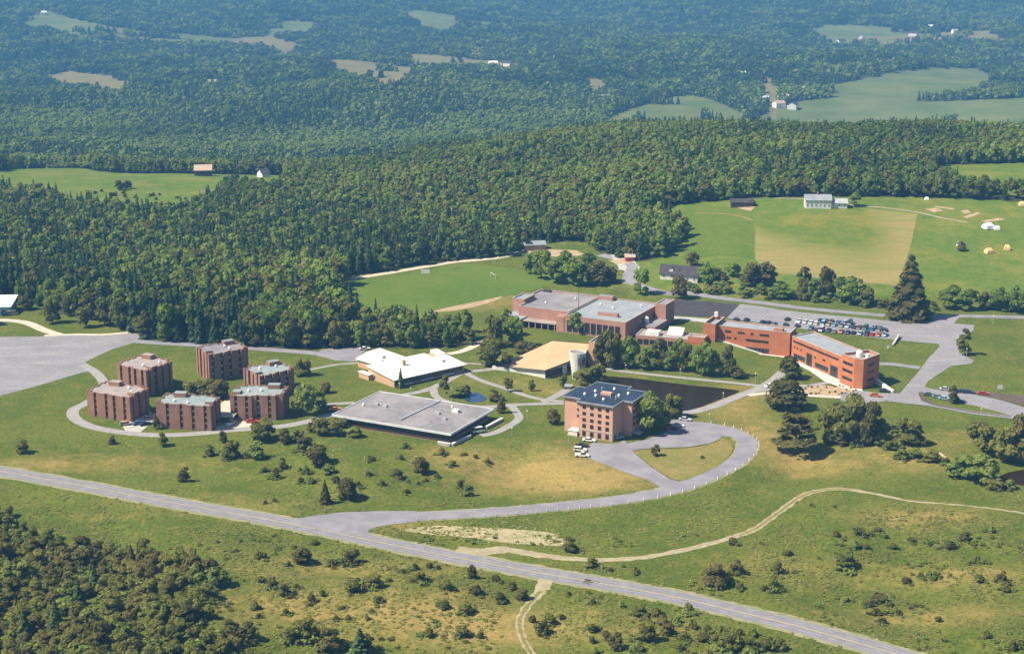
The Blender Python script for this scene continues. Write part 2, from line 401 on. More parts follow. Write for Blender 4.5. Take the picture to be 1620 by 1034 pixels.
LOOPY = [z3(850, 440), z3(1000, 452), z3(1150, 468), z3(1260, 495), z3(1330, 560), z3(1200, 555), z3(1190, 572), z3(1120, 602), z3(960, 628), z3(760, 634), z3(640, 642), z3(600, 652), z3(640, 692), z3(740, 772), z3(850, 842), z3(930, 862), z3(960, 900), z3(800, 925), z3(780, 893), z3(700, 848), z3(560, 802), z3(420, 747), z3(300, 702), z3(298, 620), z3(335, 596), z3(430, 604), z3(500, 602), z3(545, 580), z3(560, 602), z3(700, 575), z3(830, 520), z3(860, 490)]
MOUTH = [(440, 826), (470, 820), (500, 815), (540, 810), (600, 808), (660, 808), (660, 825), (620, 829), (596, 833), (584, 838), (584, 843), (600, 853), (560, 846), (500, 836)]
TRACK = line([(722, 869), (760, 873), (800, 869), (850, 877), (900, 883), (960, 885), (1040, 878), (1140, 855), (1190, 838), (1215, 822), (1240, 804), (1265, 786), (1290, 777), (1330, 773), (1385, 781), (1440, 792), (1500, 797), (1560, 803), (1640, 814), (1760, 830), (1950, 860), (2150, 890)])
TRACK2 = line([(864, 914), (858, 930), (845, 946), (830, 964), (822, 985), (828, 1010), (842, 1036), (870, 1080)])
DORM_LOOP = line([(150, 630), z1(120, 440), z1(62, 470), z1(60, 510), z1(110, 548), z1(220, 583), z1(430, 612), z1(600, 618), z1(800, 608), z1(1000, 588), z1(1250, 570), z1(1420, 540), z1(1520, 510), z1(1600, 492), (545, 650)], 6)
DORM_IN = line([(131, 577), (150, 588), (163, 603), (165, 615), (150, 630)], 6)
FOREST_ROAD = line([(195, 537), (230, 541), (300, 545), (400, 551), (480, 557), (545, 563)], 6)
PATHS = {
 'a': (line([z2(-10, 690), z2(100, 684), z2(210, 678)]), 3),
 'b': (line([z2(420, 645), z2(560, 620), z2(650, 590), z2(740, 545), z2(800, 515), z2(900, 502), z2(985, 492)]), 3.4),
 'c': (line([z2(810, 512), z2(870, 545), z2(960, 578), z2(1040, 603), z2(1120, 632), z2(1230, 660), z2(1350, 672)]), 2.8),
 'd': (line([z2(640, 602), z2(655, 645), z2(720, 675), z2(820, 695), z2(940, 700), z2(1060, 690), z2(1240, 684), z2(1350, 682)]), 3.2),
 'e': (line([z2(1240, 676), z2(1320, 635), z2(1370, 600), z2(1375, 575)]), 3.4),
 'f': (line([z2(1065, 695), z2(1095, 735), z2(1105, 765), z2(1060, 800), z2(980, 840), z2(900, 858)]), 3.4),
 'g': (line([z2(-60, 505), z2(0, 492), z2(120, 470), z2(235, 462)]), 2.2),
 'h': (line([z2(720, 412), z2(780, 402), z2(840, 380), z2(905, 345), z2(960, 330)]), 4),
 'i': (line([z2(795, 462), z2(860, 466), z2(930, 472)]), 2),
 'j': (line([z3(395, 92), z3(500, 112), z3(700, 135), z3(900, 156), z3(1100, 176), z3(1300, 196), z3(1450, 214)]), 3.0),
 'k': (line([z3(870, 400), z3(1000, 390), z3(1150, 350), z3(1300, 290), z3(1430, 240), z3(1540, 182), z3(1620, 112)]), 4.4),
 'l': (line([z3(1400, 252), z3(1500, 240), z3(1600, 225), (1250, 612), (1280, 610), (1310, 605)]), 3.0),
 'm': (line([z4(420, 750), z4(560, 735), z4(720, 745), z4(950, 760), z4(1180, 768)]), 3.2),
 'n': (line([(165, 617), (200, 623), (232, 625)]), 3),
 'o': (line([z4(1190, 545), z4(1350, 552), z4(1520, 575)]), 4.5),
}
UPPER = line([(950, 412), (979, 420), (1000, 430), (994, 442), (1000, 451), (1030, 460), (1060, 466), (1087, 465), (1140, 472), (1203, 479), (1277, 488), (1340, 494), (1400, 499), (1440, 502), (1520, 500), (1620, 502), (1760, 505), (1960, 510), (2200, 516)], 6)
SOCPATH = line([(552, 441), (600, 434), (660, 425), (715, 417), (742, 415), (790, 411), (835, 402)], 6)
WHITE_LOT = [(965, 412), (1000, 420), (1012, 432), (1004, 450), (985, 452), (978, 430)]
LEFT_LOT = [(-260, 535), (-60, 533), (60, 532), (118, 530), (160, 530), (217, 525), (221, 533), (212, 542), (178, 552), (135, 572), (142, 580), (152, 584), (120, 592), (60, 610), (0, 626), (-260, 690)]
LEFT_RD = line([(-60, 506), (0, 506), (40, 510), (70, 522), (95, 530)])
BACK_LOT = [(508, 553), (560, 548), (580, 553), (572, 560), (565, 572), (530, 570), (500, 562)]
EAST_LOT = [(1171, 481), (1198, 484), (1240, 491), (1401, 507), (1430, 510), (1452, 501), (1520, 499), (1509, 512), (1542, 514), (1540, 523), (1524, 535), (1517, 558), (1541, 570), (1537, 575), (1505, 579), (1483, 593), (1468, 603), (1463, 612), (1479, 616), (1543, 624), (1584, 633), (1640, 650), (1850, 690), (2150, 735), (2150, 752), (1850, 706), (1640, 666), (1600, 662), (1540, 655), (1470, 642), (1400, 634), (1370, 640), (1330, 634), (1330, 622), (1365, 618), (1390, 622), (1424, 622), (1434, 610), (1453, 588), (1470, 565), (1487, 548), (1484, 544), (1420, 538), (1295, 524), (1150, 503)]
E_ISLAND = [z6(312, 782), z6(400, 800), z6(500, 838), z6(700, 868), z6(950, 936), z6(700, 908), z6(430, 856), z6(340, 832)]
E_ROW_EDGE = None
COURT = [(1066, 474), (1120, 477), (1172, 482), (1150, 503), (1106, 501), (1066, 498)]
SOCCER = [(540, 492), (535, 463), (550, 447), (600, 440), (700, 424), (745, 420), (830, 430), (890, 440), (860, 455), (810, 466), (760, 476), (690, 494), (600, 508)]
POND = smooth([P(*q)[:2] for q in [z3(330, 215), z3(400, 155), z3(560, 158), z3(760, 182), z3(950, 205), z3(1150, 225), z3(1310, 245), z3(1300, 262), z3(1180, 310), z3(1060, 355), z3(940, 385), z3(850, 380), z3(700, 350), z3(500, 300)]], 5, True)
BLUE_POND = smooth(W([za(1185, 620), za(1230, 575), za(1300, 550), za(1360, 575), za(1400, 615), za(1340, 640), za(1250, 645)]), 4, True)
EAST_POND = smooth(W([(1580, 755), (1600, 746), (1640, 742), (1720, 748), (1720, 775), (1640, 770), (1600, 764)]), 4, True)
SAND = smooth(W([z4(690, 695), z4(800, 680), z4(950, 690), z4(1080, 705), z4(1150, 725), z4(1170, 760), z4(1000, 757), z4(850, 752), z4(720, 745)]), 4, True)

# keep the ground level under roads and buildings; let the open land roll
_rp = np.array([p[:2] for p in MAIN+DRIVE+TRACK+TRACK2+DORM_LOOP+PATHS['k'][0]+PATHS['f'][0]] + list(W(LOOPY)) + list(W([(500, 826), (520, 822), (540, 828), (560, 820), (580, 828), (560, 836), (600, 822), (610, 816), (640, 846), (610, 840), (700, 862)]))
               + [(-22-.89*k, 541+.45*k) for k in range(0, 56, 6)] + [(x, 558+abs(x+120)*.3) for x in range(-165, -80, 6)] + list(EAST_POND[::2]))
_ux = UX0+US*np.arange(UND.shape[1]); _uy = UY0+US*np.arange(UND.shape[0]); _mx, _my = np.meshgrid(_ux, _uy)
_d = np.full(_mx.shape, 1e9)
for q in _rp: _d = np.minimum(_d, np.hypot(_mx-q[0], _my-q[1]))
UND[:] = sstep(6, 26, _d)*(1-sstep(530, 570, _my))*((vnoise(_mx, _my, 46, 1)-.5)*7.5+(vnoise(_mx, _my, 17, 2)-.5)*2.4)

# ------------------------------------------------------------------ woods and fields, as places
FOREST = [G(*q)[:2] for q in [(-260, 470), (40, 478), (95, 497), (160, 508), (208, 522), (216, 538), (300, 543), (400, 549), (480, 553), (540, 550), (620, 550), (700, 550), (748, 545), (740, 520), (640, 512), (560, 510), (538, 498), (533, 462), (550, 437), (640, 423), (725, 411), (800, 406), (835, 396), (815, 386), (925, 382), (950, 400), (985, 410), (1020, 414), (1042, 408), (1070, 396), (1088, 372), (1070, 352), (1020, 352), (1000, 346), (1033, 335), (1075, 323), (1150, 317), (1280, 311), (1350, 311), (1420, 311), (1540, 315), (1620, 320), (1900, 322)]]
FOREST += [np.array((900., 1420.)), np.array((-900., 1420.)), np.array((-900., 800.))]
LFIELD = [G(*q)[:2] for q in [(-200, 310), (-200, 282), (0, 271), (45, 267), (150, 270), (300, 275), (365, 276), (450, 277), (455, 296), (430, 306), (395, 304), (365, 300), (345, 312), (315, 332), (255, 345), (200, 340), (150, 336), (105, 332), (85, 320), (60, 312), (0, 308)]]
RFIELD = [G(*q)[:2] for q in [(1470, 270), (1500, 260), (1720, 257), (1720, 312), (1600, 309), (1530, 302), (1490, 290)]]
FARF = [(0, [(90, 112), (130, 115), (180, 121), (222, 129), (222, 139), (190, 138), (140, 127), (100, 120)]),
 (0, [(500, 96), (560, 96), (600, 100), (660, 108), (665, 117), (640, 125), (615, 129), (590, 121), (545, 111)]),
 (0, [(640, 86), (690, 87), (750, 94), (825, 98), (828, 107), (760, 107), (700, 107), (660, 101)]),
 (1, [(635, 15), (670, 17), (725, 27), (725, 35), (690, 36), (665, 26)]), (1, [(740, 33), (795, 36), (795, 39), (745, 39)]),
 (0, [(925, 127), (950, 122), (965, 120), (945, 136), (930, 141)]),
 (1, [(1285, 45), (1310, 39), (1380, 40), (1440, 47), (1400, 53), (1340, 51), (1320, 57), (1288, 58)]),
 (0, [(1365, 60), (1420, 56), (1540, 49), (1580, 49), (1560, 54), (1430, 61), (1380, 65)]),
 (1, [(1290, 139), (1370, 125), (1440, 111), (1500, 106), (1548, 108), (1542, 125), (1510, 136), (1400, 141), (1340, 146)]),
 (1, [(1175, 201), (1200, 185), (1225, 172), (1260, 160), (1330, 152), (1620, 155), (1850, 158), (1850, 204), (1620, 196), (1500, 192), (1400, 196), (1330, 207), (1240, 209)]),
 (1, [(950, 192), (1000, 172), (1060, 154), (1085, 149), (1125, 158), (1180, 182), (1160, 200), (1070, 200), (1000, 197)]),
 (1, [(55, 22), (75, 16), (112, 28), (180, 44), (235, 52), (320, 56), (420, 62), (420, 67), (300, 62), (180, 52), (100, 38)]),
 (0, [(1204, 130), (1214, 120), (1221, 124), (1215, 138), (1214, 166), (1207, 168), (1206, 145)]),
 (1, [(425, 39), (470, 31), (520, 39), (500, 44), (440, 44)]), (0, [(375, 60), (430, 57), (480, 74), (470, 80), (425, 66), (380, 66)])]
FARP = [(t, [G(*q)[:2] for q in pl]) for t, pl in FARF]
def far_field(x, y):
    a = np.zeros(np.shape(x)); b = np.zeros(np.shape(x))
    for t, pl in FARP:
        ym = np.mean([p[1] for p in pl]); k = 11*ym/265
        m = inpoly(x, y, pl) | inpoly(x, y+k*.5, pl) | inpoly(x, y+k, pl)
        a = np.where(m, 1, a); b = np.where(m, t, b)
    return a, b
def forest_mask(x, y):
    m = inpoly(x, y, FOREST) & ~inpoly(x, y, LFIELD) & ~inpoly(x, y, RFIELD)
    ff, _ = far_field(x, y)
    m |= (np.asarray(y) >= 1400) & ((ff < .5) | (vnoise(np.asarray(x, float), np.asarray(y, float), 55, 77) > .94))
    return m

# ------------------------------------------------------------------ the ground sheet
rows = [180.0]
while rows[-1] < 7500: rows.append(rows[-1]+max(1.9, rows[-1]*.0046))
rows = np.array(rows); NT = 420
tt = np.linspace(-.60, .60, NT)
gx = tt[None, :]*(rows[:, None]+140); gy = np.repeat(rows[:, None], NT, 1)
gz = height(gx, gy)
nr = len(rows)
idx = np.arange(nr*NT).reshape(nr, NT)
quads = np.stack([idx[:-1, :-1], idx[:-1, 1:], idx[1:, 1:], idx[1:, :-1]], -1).reshape(-1, 4)
def np_mesh(name, v, q):
    me = bpy.data.meshes.new(name); k = q.shape[1]
    me.vertices.add(len(v)); me.vertices.foreach_set('co', np.asarray(v, np.float32).ravel())
    me.loops.add(q.size); me.loops.foreach_set('vertex_index', q.astype(np.int32).ravel())
    me.polygons.add(len(q)); me.polygons.foreach_set('loop_start', np.arange(0, q.size, k, dtype=np.int32))
    me.update(calc_edges=True); me.validate()
    return me
gme = np_mesh('ground', np.stack([gx, gy, gz], -1).reshape(-1, 3), quads)
gme.polygons.foreach_set('use_smooth', np.ones(len(quads), bool))
fx, fy = gx.ravel(), gy.ravel()
DRY = [(900, 735, 16, 22, .8), (960, 760, 18, 12, .8), (840, 765, 22, 16, .75), (760, 730, 15, 15, .5), (690, 720, 12, 12, .35), (1150, 640, 12, 20, .7), (1210, 690, 12, 22, .75), (1280, 735, 14, 14, .9), (1180, 620, 14, 12, .5), (1450, 730, 20, 14, .5), (1540, 690, 14, 10, .4),
       (1400, 820, 14, 10, .45), (1500, 815, 16, 8, .55), (1520, 910, 20, 8, .6), (1480, 975, 30, 10, .6), (1250, 900, 25, 10, .4), (640, 830, 14, 7, .5), (200, 730, 40, 12, .35), (60, 735, 20, 8, .5), (330, 800, 40, 10, .4), (600, 960, 30, 14, .55), (500, 900, 30, 10, .45), (420, 960, 20, 12, .4),
       (720, 990, 26, 14, .55), (700, 900, 24, 8, .3), (790, 1000, 20, 12, .45), (1000, 990, 22, 8, .45), (1400, 700, 18, 14, .3), (880, 620, 12, 10, .5), (820, 605, 12, 10, .45), (730, 600, 8, 8, .3), (1000, 452, 16, 10, .3), (760, 478, 26, 18, .55), (1180, 470, 20, 6, .3), (100, 560, 10, 10, .2), (990, 600, 8, 14, .4)]
dry = np.zeros(fx.shape)
for px, py, rx, ry, s_ in DRY:
    c0 = G(px, py); dry += s_*np.exp(-((fx-c0[0])/rx)**2-((fy-c0[1])/ry)**2)
dry = np.clip(dry*.95, 0, 1)
ff, ft = far_field(fx, fy)
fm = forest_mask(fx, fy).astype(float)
rough = np.clip(((fy < 520) | (np.abs(fx) > 1e9)).astype(float), 0, 1)
green = (inpoly(fx, fy, LFIELD) | inpoly(fx, fy, RFIELD)).astype(float)+((fy > 775) & (fy < 1050) & (fx > 60)).astype(float)
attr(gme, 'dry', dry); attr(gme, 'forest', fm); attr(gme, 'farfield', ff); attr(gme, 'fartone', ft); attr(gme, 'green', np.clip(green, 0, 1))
def ground_mat():
    m, nt, b = new_mat('ground', .95, .05)
    def at(n):
        a = nt.nodes.new('ShaderNodeAttribute'); a.attribute_name = n; return a.outputs['Fac']
    n1 = noise(nt, .035, 6, None, .65); n2 = noise(nt, .16, 6, None, .7); n3 = noise(nt, .9, 6, None, .8)
    col = ramp_mix(nt, n1, (0.088, 0.128, 0.016), (0.137, 0.164, 0.026), .43, .57)
    col = ramp_mix(nt, n2, col, (0.176, 0.170, 0.036), .50, .64)
    col = ramp_mix(nt, n3, (0.058, 0.074, 0.013), col, .41, .54)
    # field green
    gcol = ramp_mix(nt, n2, (0.094, 0.153, 0.019), (0.135, 0.180, 0.027), .42, .58)
    gcol = ramp_mix(nt, n1, gcol, (0.193, 0.197, 0.036), .49, .62)
    gcol = ramp_mix(nt, n3, (0.075, 0.119, 0.016), gcol, .34, .54)
    col = ramp_mix(nt, at('green'), col, gcol, .2, .8)
    # dry turf, patchy
    dcol = ramp_mix(nt, n3, (0.216, 0.165, 0.051), (0.339, 0.253, 0.086), .40, .60)
    mm = nt.nodes.new('ShaderNodeMath'); mm.operation = 'MULTIPLY_ADD'; mm.inputs[2].default_value = 0
    nn = nt.nodes.new('ShaderNodeMapRange'); nn.inputs[1].default_value = .3; nn.inputs[2].default_value = .7; nn.inputs[3].default_value = .25; nn.inputs[4].default_value = 1.5
    nt.links.new(n2, nn.inputs[0]); nt.links.new(at('dry'), mm.inputs[0]); nt.links.new(nn.outputs[0], mm.inputs[1])
    col = ramp_mix(nt, mm.outputs[0], col, dcol, .05, .8)
    fcol = ramp_mix(nt, noise(nt, .02, 4), (0.210, 0.172, 0.071), (0.160, 0.152, 0.060))
    f2 = ramp_mix(nt, noise(nt, .012, 4), (0.092, 0.131, 0.041), (0.155, 0.172, 0.064))
    fc = ramp_mix(nt, at('fartone'), fcol, f2, .2, .8)
    col = ramp_mix(nt, at('farfield'), col, fc, .3, .7)
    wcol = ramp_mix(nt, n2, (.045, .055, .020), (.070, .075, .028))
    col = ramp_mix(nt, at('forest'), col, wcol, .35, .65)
    nt.links.new(col, b.inputs['Base Color'])
    bp = nt.nodes.new('ShaderNodeBump'); bp.inputs['Strength'].default_value = .6; bp.inputs['Distance'].default_value = .5
    nt.links.new(n3, bp.inputs['Height']); nt.links.new(bp.outputs[0], b.inputs['Normal'])
    return m
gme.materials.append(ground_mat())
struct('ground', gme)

# ------------------------------------------------------------------ roads, paths, lots, fields, water
strip('road_verge', MAIN, 10.5, .012, verge, jag=.5)
main_road = strip('main_road', MAIN, 7.4, .05, asphalt_road)
for sh in (-.16, .16): strip('centre_line', MAIN, .11, .075, yellow, None, sh)
for sh in (-2.55, -1.0, 1.0, 2.55): strip('wheel_track', MAIN, .55, .058, worn_lane, None, sh, jag=.12)
_pr = random.Random(3)
for k in range(4):
    i = _pr.randrange(18, 110); a_ = MAIN[i]; d_ = MAIN[i+1]-MAIN[i]; d_ = d_/np.linalg.norm(d_); n_ = np.array([-d_[1], d_[0]]); o_ = _pr.uniform(-2.2, 2.2); L_ = _pr.uniform(1.5, 7); w_ = _pr.uniform(.5, 1.2)
    sheet('road_patch', [a_+n_*(o_-w_), a_+d_*L_+n_*(o_-w_), a_+d_*L_+n_*(o_+w_), a_+n_*(o_+w_)], .064, patched)
strip('drive_verge', DRIVE[12:], 8.6, .016, verge, jag=.4)
strip('entrance_drive', DRIVE, 7.0, .085, asphalt)
sheet('drive_mouth', W(MOUTH), .066, asphalt)
sheet('turning_circle', W(LOOPY), .10, asphalt)
strip('dirt_track', TRACK, [5.5, 5.5, 4, 3.4, 3.0, 2.8, 2.6, 2.6, 2.6, 2.6, 2.6, 2.6, 2.4, 1.8, 1.2, 1.0, 1.4, 1.8, 2.0, 2.0], .036, dirt, jag=.35)
strip('grass_ridge', TRACK[60:108], 1.0, .052, dry_lawn, jag=.2)
strip('farm_track', TRACK2, [4.2, 3.4, 2.6, 2.2, 2.0, 2.0, 2.0], .032, dirt, jag=.3)
strip('grass_ridge', TRACK2[10:], 1.05, .05, dry_lawn, jag=.2)
strip('residence_loop', DORM_LOOP, 4.6, .05, walkway)
strip('residence_link', DORM_IN, 4.2, .065, walkway)
strip('forest_road', FOREST_ROAD, 5.5, .055, asphalt)
sheet('residence_car_park', W([z1(330, 545), z1(420, 520), z1(500, 495), z1(540, 490), z1(540, 520), z1(480, 575), z1(440, 610), z1(360, 590)]), .035, concrete)
sheet('residence_yard', W([z1(880, 560), z1(900, 480), z1(920, 430), z1(970, 400), z1(1000, 480), z1(1010, 530), z1(1110, 545), z1(1140, 580), z1(1000, 596), z1(890, 605)]), .03, gravel)
for k, (cl, w) in PATHS.items(): strip('footpath', cl, w, .04+.004*('abcdefghijklmno'.index(k)), gravel if k in 'hm' else (asphalt if k in 'o' else walkway))
strip('service_road', UPPER, 6.0, .075, asphalt)
sheet('gravel_yard', W(WHITE_LOT), .055, concrete)
strip('field_path', SOCPATH, 5.0, .05, gravel)
sheet('west_car_park', W(LEFT_LOT), .05, lot_mat)
for a_, b_ in (((-60, 553), (140, 545)), ((-60, 566), (120, 557)), ((-60, 581), (104, 570)), ((-60, 597), (90, 583)), ((-60, 614), (60, 598))): strip('bay_line', line([a_, ((a_[0]+b_[0])/2, (a_[1]+b_[1])/2), b_], 14), .45, .062, concrete, jag=.2)
strip('gravel_lane', LEFT_RD, 5, .03, gravel)
strip('gravel_edge', line([(70, 531), (118, 529), (165, 529), (222, 524)]), 3.0, .066, gravel)
sheet('delivery_yard', W(BACK_LOT), .06, asphalt)
sheet('east_car_park', W(EAST_LOT), .09, lot_mat)
sheet('play_court', W(COURT), .06, asphalt_new)
sheet('court_walk', W([(1066, 500), (1106, 503), (1150, 506), (1140, 512), (1066, 505)]), .05, concrete)
sheet('sports_field', smooth(W(SOCCER), 3, True), .022, soccer)
strip('worn_path', line([(640, 507), (690, 494), (720, 489), (760, 480), (790, 473), (815, 468)]), [3, 5, 7, 7, 5, 3], .035, dry_lawn, jag=.8)
sheet('worn_patch', smooth(W([(686, 492), (720, 484), (760, 476), (795, 469), (770, 480), (720, 491)]), 3, True), .045, bare)
sheet('sown_bed', SAND, .03, bare)
sheet('pond', POND, .05, water)
sheet('garden_pool', BLUE_POND, .05, pool_water)
sheet('meadow_pond', EAST_POND, .05, water)
sheet('traffic_island', smooth(W([z3(612, 652), z3(650, 692), z3(745, 768), z3(855, 836), z3(930, 852), z3(1055, 812), z3(1190, 745), z3(1268, 665), z3(1268, 615), z3(1205, 562), z3(1190, 580), z3(1120, 610), z3(960, 636), z3(760, 642)]), 2, True), .13, dry_lawn)
sheet('car_park_island', W(E_ISLAND), .13, lawn)
sheet('earth_bank', W([z6(312, 782), z6(330, 776), z6(470, 800), z6(540, 838), z6(500, 838), z6(400, 806), z6(352, 812), z6(430, 858), z6(700, 912), z6(950, 942), z6(940, 946), z6(700, 918), z6(420, 866), z6(332, 836)]), .16, brown_earth)
sheet('earth_verge', W([(1543, 623), (1560, 620), (1620, 626), (1720, 640), (1720, 660), (1640, 648), (1584, 632)]), .12, brown_earth)
# hill meadows behind
def gsheet(name, px, off, mat, cell=4.0): return sheet(name, [G(*q)[:2] for q in px], off, mat, cell)
hf = gsheet('hay_field', [(1195, 336), (1195, 411), (1218, 430), (1300, 441), (1420, 452), (1440, 392), (1452, 338), (1376, 330), (1300, 332)], .10, hay, 3.0)
_co = np.zeros(len(hf.data.vertices)*3, np.float32); hf.data.vertices.foreach_get('co', _co); _co = _co.reshape(-1, 3)
_a, _b = G(1280, 345), G(1340, 345); _gr = np.exp(-((_co[:, 0]-_a[0])/26)**2-((_co[:, 1]-_a[1])/50)**2)+np.exp(-((_co[:, 0]-_b[0])/16)**2-((_co[:, 1]-_b[1])/48)**2)
_a = G(1215, 345); _gr += .8*np.exp(-((_co[:, 0]-_a[0])/14)**2-((_co[:, 1]-_a[1])/26)**2)
attr(hf.data, 'cut', 1-np.clip(_gr, 0, 1))
gsheet('west_meadow', [(1072, 336), (1120, 326), (1190, 328), (1193, 408), (1140, 404), (1080, 410), (1092, 372)], .08, meadow_dark)
for px in ([(1462, 331), (1480, 329), (1494, 334), (1478, 336)], [(1480, 326), (1512, 330), (1508, 332), (1478, 328)], [(1519, 334), (1530, 332), (1536, 336), (1526, 339)], [(1524, 343), (1545, 336), (1552, 338), (1530, 346)], [(1550, 350), (1580, 345), (1592, 347), (1560, 352)]):
    gsheet('garden_plot', px, .12, bare, 6)
for px in ([(826, 398), (860, 394), (912, 396), (928, 404), (880, 406), (850, 404)], [(962, 412), (990, 410), (1000, 416), (975, 418)], [(1160, 325), (1195, 327), (1188, 334), (1170, 330)]): gsheet('cleared_ground', px, .1, bare, 6)
strip('farm_lane', smooth([G(*q)[:2] for q in [(1225, 314), (1270, 315), (1350, 325), (1400, 329), (1450, 336), (1490, 345), (1530, 352)]], 6), 2.0, .13, dirt)
strip('field_track', smooth([G(*q)[:2] for q in [(1100, 337), (1140, 338), (1170, 342), (1192, 350)]], 6), 2.0, .13, dry_lawn)

# ------------------------------------------------------------------ building kit
def window_mesh(name, frame, nx=1, ny=1, pane=glass):
    """unit window lying in the XZ plane, facing -Y: frame proud, panes set back in it"""
    m = MB(); t = .09; pr = .10
    m.box(-.5, -pr, 0, -.5+t, .0, 1, 1); m.box(.5-t, -pr, 0, .5, 0, 1, 1)
    m.box(-.5+t, -pr, 1-t, .5-t, 0, 1, 1); m.box(-.5+t, -pr, 0, .5-t, 0, t, 1)
    for k in range(1, nx):
        x = -.5+k/nx; m.box(x-t*.3, -pr*.8, t, x+t*.3, 0, 1-t, 1)
    for k in range(1, ny):
        z = k/ny; m.box(-.5+t, -pr*.7, z-t*.3, .5-t, 0, z+t*.3, 1)
    m.face([(-.5+t, -.03, t), (.5-t, -.03, t), (.5-t, -.03, 1-t), (-.5+t, -.03, 1-t)], 0)
    return m.mesh(name, [pane, frame])
WIN_D = window_mesh('window_dark', metal_dark); WIN_W = window_mesh('window_white', white); WIN_WN = window_mesh('window_white_bars', white, 2, 2)
WIN_BAND = window_mesh('window_band', metal_dark, 6, 1); WIN_T = window_mesh('window_tan', wood_tan)
PANEL = MB(); PANEL.box(-.5, -.07, 0, .5, 0, 1); PANEL = PANEL.mesh('panel', white)
def on_wall(parent, a, b, items, mesh, name='window', off=.012):
    """items: (distance along the wall from a, sill height, width, height)"""
    a = np.array(a, float); b = np.array(b, float); d = (b-a)/np.linalg.norm(b-a); n = np.array([d[1], -d[0]])
    rz = math.atan2(d[1], d[0]); out = []
    for s, z, w, h in items:
        q = a+d*s+n*off
        out.append(link(name, mesh, parent, (q[0], q[1], z), rz, (w, 1, h)))
    return out
VENT = MB(); VENT.cyl(0, 0, 0, .5, .45, .45, 10); VENT.cyl(0, 0, .5, .95, .6, .35, 10); VENT = VENT.mesh('roof_vent', white)
HATCH = MB(); HATCH.box(-.8, -.6, 0, .8, .6, .5); HATCH.prism([(-.75, -.55), (.75, -.55), (.75, .55), (-.75, .55)], .505, .8, 0); HATCH = HATCH.mesh('roof_hatch', metal_grey)
STACK = MB(); STACK.cyl(0, 0, 0, 1.3, .16, .16, 8); STACK.cyl(0, 0, 1.3, 1.6, .28, .1, 8); STACK = STACK.mesh('flue', metal_grey)
def flat_roof(t, poly, z, mat, brickm, par=.55, th=.35, name='roof', cop=None):
    m = MB(); m.prism(ccw(inset(ccw(poly), th+.004)), z-.15, z+.05, 0); r = m.build(name, mat, t)
    m = MB(); m.ring(ccw(poly), inset(ccw(poly), th), z-.002, z+par, 0); p = m.build('parapet', brickm, t)
    m = MB(); m.ring(inset(ccw(poly), -.06), inset(ccw(poly), th+.05), z+par+.003, z+par+.09, 0); m.build('coping', cop or concrete, t)
    return r
def walls(t, poly, z0, z1, mat, name='wall'):
    m = MB(); m.prism(ccw(poly), z0, z1, 0); return m.build(name, mat, t)

